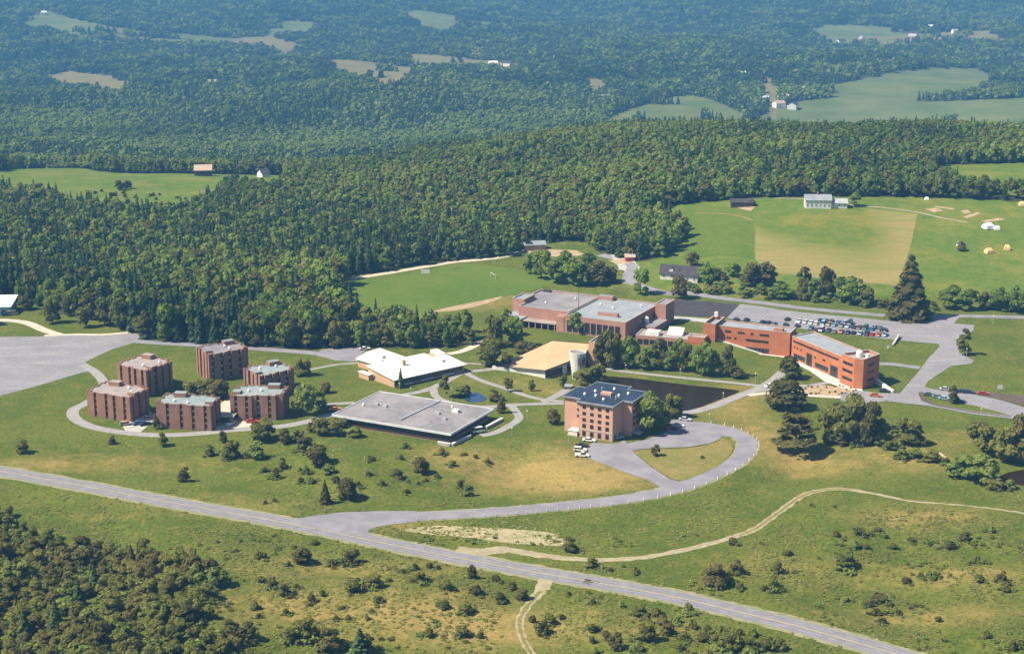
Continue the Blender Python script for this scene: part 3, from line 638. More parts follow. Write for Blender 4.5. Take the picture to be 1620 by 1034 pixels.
# ------------------------------------------------------------------ residence halls: brick piers and deep window slots
def notch(poly, slots):
    """cut deep slots into chosen edges; slots: {edge: [(centre, width, depth), ...]} -> outline and slot back walls"""
    out = []; backs = []
    n = len(poly)
    for i in range(n):
        a = np.array(poly[i], float); b = np.array(poly[(i+1) % n], float); L = np.linalg.norm(b-a); d = (b-a)/L; nn = np.array([-d[1], d[0]])
        out.append(tuple(a))
        for c, w, dp in slots.get(i, []):
            p0 = a+d*(c-w/2); p1 = p0+nn*dp; p2 = a+d*(c+w/2)+nn*dp; p3 = a+d*(c+w/2)
            out += [tuple(p0), tuple(p1), tuple(p2), tuple(p3)]; backs.append((tuple(p1), tuple(p2)))
    return out, backs
def dorm(cx, cy, rot, w, d, h, label, roofm, step=2.2, flip=1, seed=0):
    rr = random.Random(seed)
    t = thing('residence_hall', label, 'building', (cx, cy, 0), R(rot), 'six brick residence halls')
    x0, x1, y0, y1 = -w/2, w/2, -d/2, d/2; s = step
    k = x0+w*(.58 if flip > 0 else .42)
    if flip > 0:
        poly = [(x0, y0+s), (x0+2.4, y0+s), (x0+2.4, y0), (k, y0), (k, y0-s*.55), (x1, y0-s*.55), (x1, y1-s), (x1-3, y1-s), (x1-3, y1), (k-2, y1), (k-2, y1+s*.5), (x0, y1+s*.5)]
    else:
        poly = [(x0, y0-s*.5), (k, y0-s*.5), (k, y0), (x1-2.4, y0), (x1-2.4, y0+s), (x1, y0+s), (x1, y1), (k+2, y1), (k+2, y1+s*.5), (x0+3, y1+s*.5), (x0+3, y1-s*.4), (x0, y1-s*.4)]
    slots = {}
    for i in range(len(poly)):
        a, b = np.array(poly[i]), np.array(poly[(i+1) % len(poly)]); L = np.linalg.norm(b-a)
        n = int(L//3.5)
        if n: slots[i] = [((j+.5)*L/n+rr.uniform(-.2, .2), 1.9 if (0 < j < n-1) and j % 2 else 1.2, .9) for j in range(n)]
    fp, backs = notch(poly, slots)
    walls(t, fp, 0, h, brick_dorm)
    rf = flat_roof(t, fp, h+.012, roofm, brick_dorm, .3, .22, 'roof', brick_dorm)
    nf = 4; fh = h/nf
    for bi, (a, b) in enumerate(backs):
        L = math.dist(a, b)
        it = [(L/2, f*fh+.75, L-.14, fh-1.0) for f in range(nf)]
        on_wall(t, a, b, it, WIN_D)
        if L < 1.4 or bi % 3 == 0: on_wall(t, a, b, [(L/2, f*fh+.12, L-.2, .55) for f in range(nf)], PANEL, 'spandrel_panel')
    ph = MB(); px_ = x0+w*(.2 if flip > 0 else .62); py_ = y1-3.6
    ph.box(px_, py_, h-.03, px_+4.6, py_+3.0, h+1.75, 0, 1); ph.build('stair_head', [brick_dorm, roofm], t)
    cx_ = x1-3.2 if flip > 0 else x0+.02
    ph = MB(); ph.box(cx_, y0+step+.3, h-.03, cx_+3.1, y0+step+3.8, h+1.0, 0, 1); ph.build('raised_pier', [brick_dorm, roofm], t)
    for q in range(2):
        link('roof_vent', VENT, rf, (rr.uniform(x0+3, x1-3), rr.uniform(y0+2.5, y1-4.5), h+.06))
    return t
dorm(-148.2, 612.9, -27, 18, 17, 10.6, 'brick residence hall with pale roof, behind the westernmost hall by the west car park', roof_warm, 2.2, 1, 1)
dorm(-151.0, 580.0, -19, 21, 14.5, 9.2, 'brick residence hall with pale roof at the western bend of the loop path', roof_warm, 2.2, 1, 2)
dorm(-120.3, 633.5, 32, 18.5, 14, 11.2, 'tallest brick residence hall, at the back of the ring beside the forest road', roof_grey, 2.0, -1, 3)
dorm(-97.2, 608.8, 36, 17, 14, 9.2, 'brick residence hall with blue-green roof at the eastern back of the ring', roof_teal, 2.2, -1, 4)
dorm(-121.3, 566.5, -7, 22, 13, 9.2, 'front brick residence hall with blue-green roof beside the parked cars', roof_teal, 2.0, 1, 5)
dorm(-96.2, 578.0, -4, 19.5, 13.5, 9.2, 'brick residence hall with blue-green roof at the eastern front of the ring', roof_teal, 2.0, -1, 6)
t = thing('covered_link', 'low flat-roofed link between the two front residence halls', 'building', (-107.5, 568.5, 0), R(-5))
m = MB(); m.box(-2.6, -1.5, 0, 2.6, 3, 2.6); m.build('wall', wood_dark, t)
m = MB(); m.box(-3.2, -2.2, 2.605, 3.2, 3.4, 2.95); m.build('roof', concrete, t)

# ------------------------------------------------------------------ pink brick tower
C0 = P(*z3(463, 590))
t = thing('brick_tower_block', 'five-storey pink brick block with dark blue roof beside the pond', 'building', (C0[0], C0[1], 0), R(-28))
fp = [(0, 0), (0, 8.5), (3.7, 8.5), (3.7, 21.5), (-4.5, 21.5), (-4.5, 25), (-17.5, 25), (-17.5, 16), (-21, 16), (-21, 3.5), (-13.5, 3.5), (-13.5, 0)]
HP = 12.9
walls(t, fp, 0, HP, brick_pink)
m = MB(); m.prism(inset(ccw(fp), -.75), HP+.004, HP+.55, 1, 0, True); rf = m.build('roof', [roof_dark, slate], t)
m = MB(); m.ring(inset(ccw(fp), -.78), inset(ccw(fp), -.45), HP+.2, HP+.72, 0); m.build('fascia', two_tone('fascia_grey', (.22, .24, .27), (.28, .3, .33)), t)
cols = [2.1, 5.2, 8.3, 11.4]
for r_ in range(5):
    z = [.5, 3.6, 6.1, 8.5, 10.9][r_]
    on_wall(t, (-13.5, 0), (0, 0), [(c, z, 1.35, [1.9, 1.5, 1.2, 1.2, 1.2][r_]) for c in cols], WIN_D)
    if 2 <= r_: on_wall(t, (-21, 3.5), (-13.5, 3.5), [(5.6, z, .9, 1.0)], WIN_D)
    on_wall(t, (3.7, 8.5), (3.7, 21.5), [(2.2+3.0*j, z, 1.3, 1.2) for j in range(4)], WIN_D)
    on_wall(t, (-21, 16), (-21, 3.5), [(2.0+3.0*j, z, 1.3, 1.2) for j in range(4)], WIN_D)
on_wall(t, (0, 0), (0, 8.5), [(2.0, .1, 1.8, 2.3), (6.4, .1, 1.6, 2.3)], WIN_W, 'door')
m = MB(); m.box(-13.7, -.12, 2.75, .12, -.004, 3.05); m.build('string_course', concrete, t)
for q in [(-6, 5), (-10.5, 8), (-3, 12), (-13, 13), (-8, 19), (-15, 8), (-1, 16)]: link('roof_vent', VENT, rf, (q[0], q[1], HP+.552))
m = MB(); m.box(-10, 11, HP+.552, -6, 13.2, HP+1.5); m.build('plant_unit', brick_pink, t)
for q in [(-5, 9), (-11.5, 15.5), (-2.2, 7.5)]: link('flue', STACK, rf, (q[0], q[1], HP+.552))
m = MB(); m.box(-17.4, -.6, 0, -13.9, 2.9, 1.9); m.box(-17.6, -.8, 1.905, -13.7, 3.0, 2.1); m.build('porch', stucco, t)
t2 = thing('canopy_slab', 'pale slanting entrance canopy at the foot of the pink brick block', 'canopy', (*P(*z3(615, 545))[:2], 0), R(-28))
m = MB(); m.prism([(-2.6, -2), (2.6, -2), (2.6, 2), (-2.6, 2)], [1.9, 1.0, 1.0, 1.9], [2.1, 1.2, 1.2, 2.1], 0, None, True); m.build('roof', concrete, t2)
m = MB()
for q in ((-2.2, -1.6), (2.2, -1.6), (2.2, 1.6), (-2.2, 1.6)): m.cyl(*q, 0, 1.15, .12, .12, 6)
m.build('post', metal_dark, t2)

# ------------------------------------------------------------------ wide flat-roofed hall
C1 = P(*z2(735, 850), 4.2)
t = thing('library_hall', 'wide single-storey hall with huge flat grey gravel roof and white fascia', 'building', (C1[0], C1[1], 0), R(-27))
rp = [(-51, 0), (0, 0), (0, 34), (-51, 34)]; wp = inset(rp, 2.0)
walls(t, wp, 0, 3.75, wood_dark)
m = MB(); m.prism(inset(rp, 1.86), 0, 1.05, 0, 1); m.build('brick_base', [brick_gym, concrete], t)
m = MB(); m.prism(inset(rp, .3), 3.755, 4.2, 1, 0, True); rf = m.build('roof', [roof_grey, metal_dark], t)
m = MB(); m.ring(rp, inset(rp, .296), 3.6, 4.42, 0); m.build('fascia', two_tone('fascia_white', (.62, .64, .66), (.52, .56, .60), .4), t)
n = 16
on_wall(t, wp[0], wp[1], [(1.8+2.9*j, 1.35, 2.4, 2.0) for j in range(n)], WIN_D)
on_wall(t, wp[1], wp[2], [(1.8+2.9*j, 1.35, 2.4, 2.0) for j in range(10)], WIN_D)
on_wall(t, wp[3], wp[0], [(1.8+2.9*j, 1.35, 2.4, 2.0) for j in range(10)], WIN_D)
m = MB(); m.prism([(-25.5, 6), (-24.5, 6), (-23, 33.4), (-24, 33.4)], 4.205, 4.55, 0); m.build('roof_ridge', roof_blue, t)
for x_ in (-44, -37, -30, -17, -9): m = MB(); m.box(x_, .6, 4.204, x_+.22, 33.4, 4.25); m.build('roof_seam', roof_blue, rf)
for q, o in [((-42.6, 18.3), HATCH), ((-38.4, 17.8), HATCH), ((-16, 18.8), HATCH), ((-10.5, 14), HATCH), ((-46.5, 15), VENT), ((-15, 28), VENT), ((-13, 8), STACK)]: link('roof_vent' if o is VENT else ('flue' if o is STACK else 'roof_hatch'), o, rf, (q[0], q[1], 4.205))
m = MB(); m.box(-12.6, 23.2, 4.205, -10, 25.2, 5.3); m.build('plant_unit', white, t)
for lab, a, b, wd in (('low concrete retaining wall running from the front corner of the flat-roofed hall', z2(742, 915), z2(840, 868), .9), ('low concrete retaining wall beside the white van behind the flat-roofed hall', z2(925, 822), z2(1015, 775), 1.0), ('short pale concrete ledge in front of the flat-roofed hall', z2(665, 905), z2(730, 915), .9)):
    pa, pb = P(*a), P(*b); L = math.dist(pa[:2], pb[:2])
    w_ = thing('retaining_wall', lab, 'wall', (pa[0], pa[1], 0), math.atan2(pb[1]-pa[1], pb[0]-pa[0]))
    m = MB(); m.box(0, -wd/2, -.6, L, wd/2, 1.0, 0); m.build('wall', concrete, w_)
    m = MB(); m.box(-.08, -wd/2-.08, 1.004, L+.08, wd/2+.08, 1.12, 0); m.build('coping', stucco, w_)

# ------------------------------------------------------------------ cream-roofed building
C2 = P(*za(510, 505))
t = thing('cream_roofed_building', 'low tan brick building with broad cream pitched roofs and a brick chimney', 'building', (C2[0], C2[1], 0), R(40))
m = MB(); m.prism([(0, 0), (36, 0), (36, 18.2), (0, 18.2)], 0, [3.2, 3.2, 5.0, 5.0]); m.build('wall', brick_tan, t)
m = MB(); pl = [(-.7, -1.0), (36.8, -1.0), (36.8, 13.5), (29.5, 13.5), (29.5, 19), (-.7, 19)]
zr = lambda q: 3.22+(q[1])*(1.8/18.2)
m.prism(pl, [zr(q) for q in pl], [zr(q)+.3 for q in pl], 1, 0, True); rf = m.build('roof', [cream, white], t)
pl = [(33, 13.52), (36.8, 13.52), (36.8, 19.6), (33, 19.6)]
m = MB(); m.prism(pl, 3.0, [5.2, 5.2, 6.0, 6.0], 1, 0, True); m.build('raised_roof', [cream, white], t)
m = MB(); m.prism([(7.5, 20), (20, 20), (20, 38.5), (14, 38.5), (6.4, 35)], 0, [3.3, 3.9, 3.9, 3.9, 3.3]); m.build('wing_wall', brick_tan, t)
pl = [(7, 19.2), (21, 19.2), (21, 39.6), (14, 39.6), (5.6, 35.6)]
m = MB(); m.prism(pl, [3.32, 4.5, 4.5, 4.0, 3.32], [3.6, 4.8, 4.8, 4.3, 3.6], 1, 0, True); m.build('wing_roof', [cream, white], t)
m = MB(); m.prism([(-2.2, 15), (-.02, 15), (-.02, 22), (-2.2, 22)], 0, 2.3, 0); m.box(-2.5, 14.7, 2.305, -.04, 22.3, 2.5, 1); m.build('porch_wall', [brick_tan, cream], t)
m = MB(); m.box(12.6, 11, 4.2, 13.9, 12.2, 6.6, 0); m.box(12.5, 10.9, 6.605, 14, 12.3, 6.8, 1); m.build('chimney', [brick_tan, concrete], rf)
link('roof_hatch', HATCH, t, (14, 27, 4.45)); link('roof_hatch', HATCH, rf, (30, 6.5, 4.1)); link('roof_vent', VENT, t, (11, 24, 4.2))
on_wall(t, (0, 0), (36, 0), [(1.7+2.15*j, .9, 1.9, 2.0) for j in range(16)], WIN_D)
on_wall(t, (0, 0), (36, 0), [(1.7+2.15*j, .15, 1.9, .65) for j in range(16) if j % 5 in (1, 2, 3)], PANEL, 'spandrel_panel')
on_wall(t, (0, 18.2), (0, 0), [(4.5, .2, 1.1, 2.2)], WIN_W, 'door')

# ------------------------------------------------------------------ theatre with sloping tan roof and round tower
C3 = P(*z5(550, 849))
t = thing('theatre', 'theatre with sloping tan roof falling towards the lawn', 'building', (C3[0], C3[1], 0), R(-25))
RA, RB, RC, RD = (-.3, .6), (-24.5, 6.0), (-12.5, 35.5), (6.5, 36.5)
E1 = (5.2, 12.2)
pl = ccw([RB, RA, E1, (7.5, 27), RD, RC])
zz = {RB: 1.4, RA: 3.6, E1: 5.0, (7.5, 27): 6.2, RD: 7.0, RC: 6.6}
m = MB(); ins = inset(pl, .9); m.prism(ins, 0, [zz[q]-.42 for q in pl]); m.build('wall', stucco, t)
m = MB(); m.prism(pl, [zz[q]-.4 for q in pl], [zz[q] for q in pl], 1, 0, True); m.build('roof', [tan_roof, stucco], t)
m = MB(); m.ring(pl, inset(pl, .25), 0, 0); 
m = MB()
for i in range(len(pl)):
    a, b = pl[i], pl[(i+1) % len(pl)]; ia, ib = inset(pl, .3)[i], inset(pl, .3)[(i+1) % len(pl)]
    za_, zb_ = zz[a], zz[b]
    m.face([(*a, za_-.45), (*b, zb_-.45), (*b, zb_+.16), (*a, za_+.16)]); m.face([(*a, za_+.16), (*b, zb_+.16), (*ib, zb_+.16), (*ia, za_+.16)]); m.face([(*ib, zb_+.004), (*ia, za_+.004), (*ia, za_+.16), (*ib, zb_+.16)])
m.build('fascia', slate, t)
wa = ins[pl.index(RA)]; wb_ = ins[pl.index(E1)]
L = math.dist(wa, wb_)
on_wall(t, wa, wb_, [(1.0+1.9*j, .25, 1.86, 2.75+.08*j) for j in range(int((L-1)//1.9))], WIN_D)
on_wall(t, ins[pl.index(E1)], ins[pl.index((7.5, 27))], [(1.0+2*j, .3, 1.8, 3.4) for j in range(6)], WIN_D)
m = MB(); m.box(-26.5, 4.6, 0, -14.5, 6.2, 1.3); m.build('terrace_wall', stucco, t)
t = thing('round_stair_tower', 'pale round stucco tower with a dark window beside the theatre', 'tower', (C3[0], C3[1], 0), R(-25))
m = MB(); n = 20; a = [2*math.pi*k/n for k in range(n)]
lo = [(11.6+2.5*math.cos(q), 7.5+2.5*math.sin(q)) for q in a]; hi = [(11.2+3.6*math.cos(q), 7.5+3.4*math.sin(q)) for q in a]
for i in range(n):
    j = (i+1) % n; m.face([(*lo[i], 0), (*lo[j], 0), (*hi[j], 11.2), (*hi[i], 11.2)])
m.build('wall', stucco, t)
m = MB(); m.prism([(11.2+3.2*math.cos(q), 7.5+3.0*math.sin(q)) for q in a], 10.5, 10.95, 0); m.build('roof', roof_grey, t)
m = MB(); m.ring(hi, [(11.2+3.2*math.cos(q), 7.5+3.0*math.sin(q)) for q in a], 10.95, 11.3); m.build('parapet', stucco, t)
m = MB(); m.box(13.0, 3.7, 6.6, 14.9, 6.6, 9.6); m.build('window', metal_dark, t)
t = thing('brick_stage_block', 'tall tan brick block behind the theatre roof', 'building', (C3[0], C3[1], 0), R(-25))
m = MB(); m.box(7.6, 28, 0, 13.5, 40, 9.6); m.build('wall', brick_tan, t)
flat_roof(t, [(7.6, 28), (13.5, 28), (13.5, 40), (7.6, 40)], 9.612, roof_grey, brick_tan)

# ------------------------------------------------------------------ gymnasium complex
C4 = P(*z5(660, 520))
t = thing('gymnasium', 'brick gymnasium with broad grey flat roofs and a tall thin mast', 'building', (C4[0], C4[1], 0), R(-27))
A_ = [(-20.4, -6), (5.5, -6), (5.5, 30), (-26, 30), (-26, 12), (-20.4, 12)]
walls(t, A_, 0, 8, brick_gym); flat_roof(t, A_, 8.012, roof_grey, brick_gym)
B_ = [(5.7, -11), (36, -11), (36, 30), (5.7, 30)]
walls(t, B_, 0, 7.6, brick_gym, 'east_wall'); flat_roof(t, B_, 7.612, roof_blue, brick_gym, .5, .4, 'east_roof')
T_ = [(-27, .5), (-20.6, .5), (-20.6, 11.8), (-27, 11.8)]
walls(t, T_, 0, 9.8, brick_gym, 'tower_wall'); flat_roof(t, T_, 9.812, roof_blue, brick_gym, .5, .35, 'tower_roof')
L_ = [(-25.5, -13), (-16.5, -13), (-16.5, -6.2), (-20.6, -6.2), (-20.6, .3), (-25.5, .3)]
walls(t, L_, 0, 3.6, brick_gym, 'lobby_wall'); m = MB(); m.prism(inset(L_, -.5), 3.605, 4.0, 0, 0, True); m.build('lobby_roof', roof_blue, t)
m = MB(); m.box(-16.3, -11.5, 3.0, 1.5, -6.05, 3.35); m.build('canopy', roof_warm, t)
m = MB()
for q in range(6): m.box(-15.9+3.3*q, -11.3, 0, -15.5+3.3*q, -10.9, 2.995)
m.build('canopy_post', brick_gym, t)
m = MB(); m.box(1.7, -11.2, 0, 5.5, -6.05, 7.2); m.build('pier', brick_gym, t)
Tr = [(37.5, 21), (42.8, 21), (42.8, 32), (37.5, 32)]
walls(t, Tr, 0, 9.8, brick_gym, 'stair_wall'); flat_roof(t, Tr, 9.812, roof_grey, brick_gym, .4, .35, 'stair_roof')
m = MB(); m.box(36.2, 5, 0, 44, 20.8, 3.2, 0, 1); m.build('annexe', [brick_gym, roof_grey], t)
m = MB(); m.box(18.5, -2.6, 7.67, 28.5, -.6, 9.3, 0, 1); m.build('plant_screen', [brick_gym, roof_grey], t)
m = MB(); m.box(5.9, 26, 7.67, 13.5, 29.4, 9.6, 0, 1); m.build('plant_house', [brick_gym, roof_grey], t)
m = MB(); m.box(-24, 27, 8.07, -20, 29, 9.0); m.build('plant_unit', slate, t)
m = MB(); m.cyl(6.4, 3, 7.67, 20.5, .16, .06, 6); m.build('mast', metal_dark, t)
on_wall(t, (-20.4, -6), (5.5, -6), [(5.5+2.4*j, .3, 2.2, 2.6) for j in range(8)], WIN_D)
on_wall(t, (5.7, -11), (36, -11), [(2.5+3.0*j, .6, 2.4, 5.2) for j in range(9)], WIN_D)
for q in [(-12, 6), (-3, 20), (20, 12), (30, 22), (12, 16)]: link('roof_vent', VENT, t, (q[0], q[1], 8.07 if q[0] < 5 else 7.67))
t = thing('water_tank', 'small white cylindrical tank on the roof edge of the low annexe', 'tank', (*(P(*z5(1168, 505), 3.2)[:2]), 3.21), 0)
m = MB(); m.cyl(0, 0, 0, 2.6, 1.2, 1.2, 14); m.cyl(0, 0, 2.605, 3.2, 1.2, .3, 14); m.build('tank', white, t)
# low link hall behind the trees
t = thing('link_hall', 'long low hall with pale flat roof behind the pond-side trees', 'building', (*P(*z5(1100, 640), 0)[:2], 0), R(-19))
lp = [(0, 0), (31, 0), (31, 11), (0, 11)]
walls(t, lp, 0, 4.4, brick_gym); flat_roof(t, lp, 4.412, roof_warm, brick_gym, .35, .4)
m = MB(); m.box(4, 2, 4.47, 10, 7, 6.2, 0, 1); m.build('skylight', [white, white], t)
m = MB(); m.prism([(13, 5), (20, 5), (20, 10), (13, 10)], 4.47, [5.0, 5.0, 7.4, 7.4], 0); m.build('monitor_roof', stucco, t)
on_wall(t, (0, 0), (31, 0), [(2+2.8*j, .8, 2.3, 2.4) for j in range(10)], WIN_D)

# ------------------------------------------------------------------ red academic building
C5 = P(1130+700/5.586, 470+500/5.586)
t = thing('red_brick_centre', 'long orange-red brick teaching block with stepped wings and corner tower', 'building', (C5[0], C5[1], 0), R(-24))
def fr(u, v):       # from the second wing's frame into this one
    x = 3.42; y = -4.5; c, s = math.cos(R(-42)), math.sin(R(-42)); return (x+u*c-v*s, y+u*s+v*c)
La = [(-33, -5.5), (-.5, -5.5), (-.5, 5), (-33, 5)]
HR = 10.2
walls(t, La, 0, HR, brick_red); flat_roof(t, La, HR+.012, roof_blue, brick_red, .45, .4)
Lb = [(-38.5, -8.5), (-33.2, -8.5), (-33.2, 5.5), (-38.5, 5.5)]
walls(t, Lb, 0, 10.6, brick_red, 'west_wall'); flat_roof(t, Lb, 10.612, roof_blue, brick_red, 1.3, .4, 'west_roof')
Lc = [(-44, -13.5), (-36.5, -13.5), (-36.5, -8.7), (-44, -8.7)]
walls(t, Lc, 0, 6.2, brick_red, 'porch_wall'); flat_roof(t, Lc, 6.212, roof_warm, brick_red, .3, .4, 'porch_roof')
m = MB(); m.box(-8, -5.0, HR+.07, -4, -2.2, HR+1.7, 0, 1); m.build('plant_house', [brick_red, roof_grey], t)
on_wall(t, La[0], La[1], [(3.8, 8.0, .85, .9), (4.8, 8.0, .85, .9), (5.8, 8.0, .85, .9), (9.6, 8.0, .85, .9), (10.7, 8.0, .85, .9), (11.8, 8.0, .85, .9), (15.6, 8.0, 1.1, .9), (19.4, 8.0, .9, .9), (20.5, 8.0, .9, .9), (21.6, 8.0, .9, .9), (22.7, 8.0, .9, .9),
    (4.6, 5.2, .8, .9), (5.7, 5.2, .8, .9), (8.2, 5.2, .8, .9)]+[(13.4+1.15*j, 5.0, 1.0, 1.0) for j in range(9)], WIN_D)
on_wall(t, La[0], La[1], [(18.2, .5, 10.5, 1.9)], WIN_BAND)
Ra = [fr(0.5, -4.2), fr(36.6, -4.2), fr(36.6, 9), fr(-2.5, 9)]
walls(t, Ra, 0, 9.6, brick_red, 'east_wall'); flat_roof(t, Ra, 9.612, roof_blue, brick_red, .4, .4, 'east_roof')
a_, b_ = Ra[0], Ra[1]
on_wall(t, a_, b_, [(1.6+1.45*j, 7.7, 1.25, .85) for j in range(23)], WIN_D)
on_wall(t, a_, b_, [(2.3, 5.3, .8, .8), (4.6, 5.3, .8, .8), (7.2, 5.3, .8, .8), (17.5, 4.6, .9, .9), (23.3, 5.0, .9, .8), (24.5, 5.0, .9, .8)], WIN_D)
on_wall(t, a_, b_, [(6.2, 1.0, 8.6, 2.0), (22.5, 1.0, 9.5, 2.0)], WIN_BAND)
on_wall(t, a_, b_, [(13.4, .2, 4.0, 5.4), (31.3, .2, 5.2, 4.6)], WIN_BAND, 'entrance_glazing')
Lk = [(-.3, -3.6), (3.0, -3.8), fr(-2.3, 8.6), (-.3, 4.6)]
walls(t, Lk, 0, 8.2, glass, 'glass_link'); m = MB(); m.prism(inset(ccw(Lk), -.05), 8.205, 8.5, 0); m.build('link_roof', roof_grey, t)
Ts = [fr(36.8, -2.6), fr(39.3, -2.8), fr(39.3, 7.4), fr(36.8, 7.4)]
walls(t, Ts, 0, 9.9, metal_dark, 'stair_slot')
Tp = [fr(39.5, -6.6), fr(48.5, -6.4), fr(51.2, -4.0), fr(46.6, 7.2), fr(39.5, 7.2)]
walls(t, Tp, 0, 11.4, brick_red, 'tower_wall'); flat_roof(t, Tp, 11.412, roof_warm, brick_red, 1.0, .4, 'tower_roof')
on_wall(t, Tp[0], Tp[1], [(4.6, z, 6.6, 1.15) for z in (2.4, 5.6, 8.7)], WIN_BAND)
on_wall(t, Tp[2], Tp[3], [(5.8, z, 5, 1.1) for z in (2.4, 5.6, 8.7)], WIN_BAND)
m = MB(); q = fr(43.5, -.5); m.cyl(*q, 11.47, 13.0, 1.5, 1.5, 14)
for k in range(4): m.cyl(*q, 13.0+.35*k, 13.36+.35*k, [1.5, 1.42, 1.15, .7][k], [1.42, 1.15, .7, .05][k], 14)
m.build('roof_dome', white, t)
q = fr(46.3, 1.5); m = MB(); m.cyl(*q, 11.47, 12.9, .9, .8, 12); m.build('roof_fan', stucco, t)
q = fr(37.5, 8.4); m = MB(); m.cyl(-40.5, 3, 0, 1, .1, .1, 4)
m = MB(); m.box(-37.6, 4.2, 11.95, -36, 5.2, 14.2); m.build('chimney', stucco, t)
walk = [(-30.5, -6.4), (-14, -7.2), (-2, -7.4), fr(0, -6.6), fr(20, -8.0), fr(36, -11.4), fr(48, -10), fr(53.5, -5.5), fr(51, -4), fr(48.6, -6.6), fr(39.4, -6.8), fr(36.5, -4.4), (.5, -4.6), (-.5, -5.6), (-33, -5.6)]
c, s = math.cos(R(-24)), math.sin(R(-24))
sheet('terrace', [(C5[0]+u*c-v*s, C5[1]+u*s+v*c) for u, v in walk], .07, two_tone('pale_concrete', (.60, .57, .52), (.52, .49, .45), .3, .9))
# grass bank that buries the foot of the west wing
m = MB(); g = [(-46, -14), (-46, -22), (-36, -24), (-24, -18), (-13, -5.55), (-33, -5.55), (-33.3, -8.6)]
bk = [(-33, -5.52, 4.3), (-24, -5.52, 2.2), (-12.5, -5.52, .02), (-20, -15, .02), (-33, -26, .02), (-47, -26, .02), (-47, -13.6, 3.2), (-38.6, -13.55, 3.9), (-36.4, -13.55, 4.0), (-36.4, -8.6, 4.2)]
cen = (-33, -12, 3.0)
for i in range(len(bk)): m.face([cen, bk[i-1], bk[i]])
kb = MB(); kb.prism([(-32.9, -6.1), (-12.3, -6.1), (-12.3, -5.56), (-32.9, -5.56)], [3, -.2, -.2, 3], [4.62, .32, .32, 4.62]); kb.build('footing', stucco, t)
bm = m.mesh('grass_bank', lawn); o = link('grass_bank', bm, None, (C5[0], C5[1], 0), R(-24)); tag(o, None, None, None, 'structure')
pa, pb = P(1385, 606), P(1413, 622); L = math.dist(pa[:2], pb[:2])
w_ = thing('ramp_wall', 'white sloping ramp wall beside the orange-red brick tower', 'wall', (pa[0], pa[1], 0), math.atan2(pb[1]-pa[1], pb[0]-pa[0]))
m = MB(); m.prism([(-4, -.5), (L, -.5), (L, .5), (-4, .5)], -.3, [2.6, 1.2, 1.2, 2.6]); m.build('wall', white, w_)
pa, pb = P(1412, 547), P(1422, 534); L = math.dist(pa[:2], pb[:2])
w_ = thing('sign_wall', 'angled stone wall on the lawn at the edge of the east car park', 'wall', (pa[0], pa[1], 0), math.atan2(pb[1]-pa[1], pb[0]-pa[0]))
m = MB(); m.prism([(0, -.4), (L, -.4), (L, .4), (0, .4)], -.3, [.5, 1.5, 1.5, .5]); m.build('wall', wood_dark, w_)
m = MB(); m.prism([(-.1, -.5), (L+.1, -.5), (L+.1, .5), (-.1, .5)], [.51, 1.51, 1.51, .51], [.66, 1.66, 1.66, .66], 0, 0, True); m.build('coping', concrete, w_)

# ------------------------------------------------------------------ houses and barns
def house(name, label, px, py, w, d, h, rise, rz, wallm, roofm, nwin=3, cat='house', z_on=True, ground=None, chim=False, small=False, dormer=None):
    g = G(px, py) if ground is None else ground
    t = thing(name, label, cat, (g[0], g[1], g[2]), R(rz))
    m = MB(); m.prism([(-w/2, -d/2), (w/2, -d/2), (w/2, d/2), (-w/2, d/2)], -2.5, h)
    m.face([(-w/2, -d/2, h), (-w/2, 0, h+rise), (-w/2, d/2, h)][::-1]); m.face([(w/2, -d/2, h), (w/2, d/2, h), (w/2, 0, h+rise)]); m.build('wall', wallm, t)
    m = MB(); o = .5; e = .25; k = rise/(d/2)
    for sg in (-1, 1):
        a = [(-w/2-o, sg*(d/2+o), h-o*k+.03), (w/2+o, sg*(d/2+o), h-o*k+.03), (w/2+o, 0, h+rise+.03), (-w/2-o, 0, h+rise+.03)]
        b = [(x, y, z+e) for x, y, z in a]
        m.face(b if sg < 0 else b[::-1]); m.face(a[::-1] if sg < 0 else a)
        for i in range(4): j = (i+1) % 4; m.face([a[i], a[j], b[j], b[i]])
    hr = m.build('roof', roofm, t)
    if dormer:
        for x in dormer:
            m = MB(); zb_ = h+rise*.22; m.prism([(x-1, -d*.40), (x+1, -d*.40), (x+1, -d*.1), (x-1, -d*.1)], zb_, zb_+1.7, 0); m.face([(x-1, -d*.40, zb_+1.7), (x+1, -d*.40, zb_+1.7), (x, -d*.40, zb_+2.5)], 0)
            for s_, e_ in ((-1, 0), (0, 1)): m.face([(x+s_*1.15, -d*.45, zb_+1.72+.8*(s_+1 if s_ < 0 else 1)), (x+e_*1.15, -d*.45, zb_+1.72+(.8 if e_ == 0 else 0)), (x+e_*1.15, 0, zb_+1.72+(.8 if e_ == 0 else 0)), (x+s_*1.15, 0, zb_+1.72+.8*(s_+1 if s_ < 0 else 1))], 1)
            m.build('dormer', [white, slate], hr)
    if not small:
        st = w/nwin
        on_wall(t, (-w/2, -d/2), (w/2, -d/2), [(st*(j+.5), 1.0, 1.0, 1.3) for j in range(nwin)], WIN_WN)
        if h > 4.5: on_wall(t, (-w/2, -d/2), (w/2, -d/2), [(st*(j+.5), 3.6, 1.0, 1.2) for j in range(nwin)], WIN_WN)
        on_wall(t, (-w/2, d/2), (-w/2, -d/2), [(d*.3, 1.0, .9, 1.2), (d*.7, 1.0, .9, 1.2)], WIN_WN)
        on_wall(t, (w/2, -d/2), (w/2, d/2), [(d*.3, 1.0, .9, 1.2), (d*.7, 1.0, .9, 1.2)], WIN_WN)
    if chim:
        m = MB(); m.box(-.5, -.4, h+rise-.4, .4, .4, h+rise+1.6); m.build('chimney', brick_gym, hr)
    return t
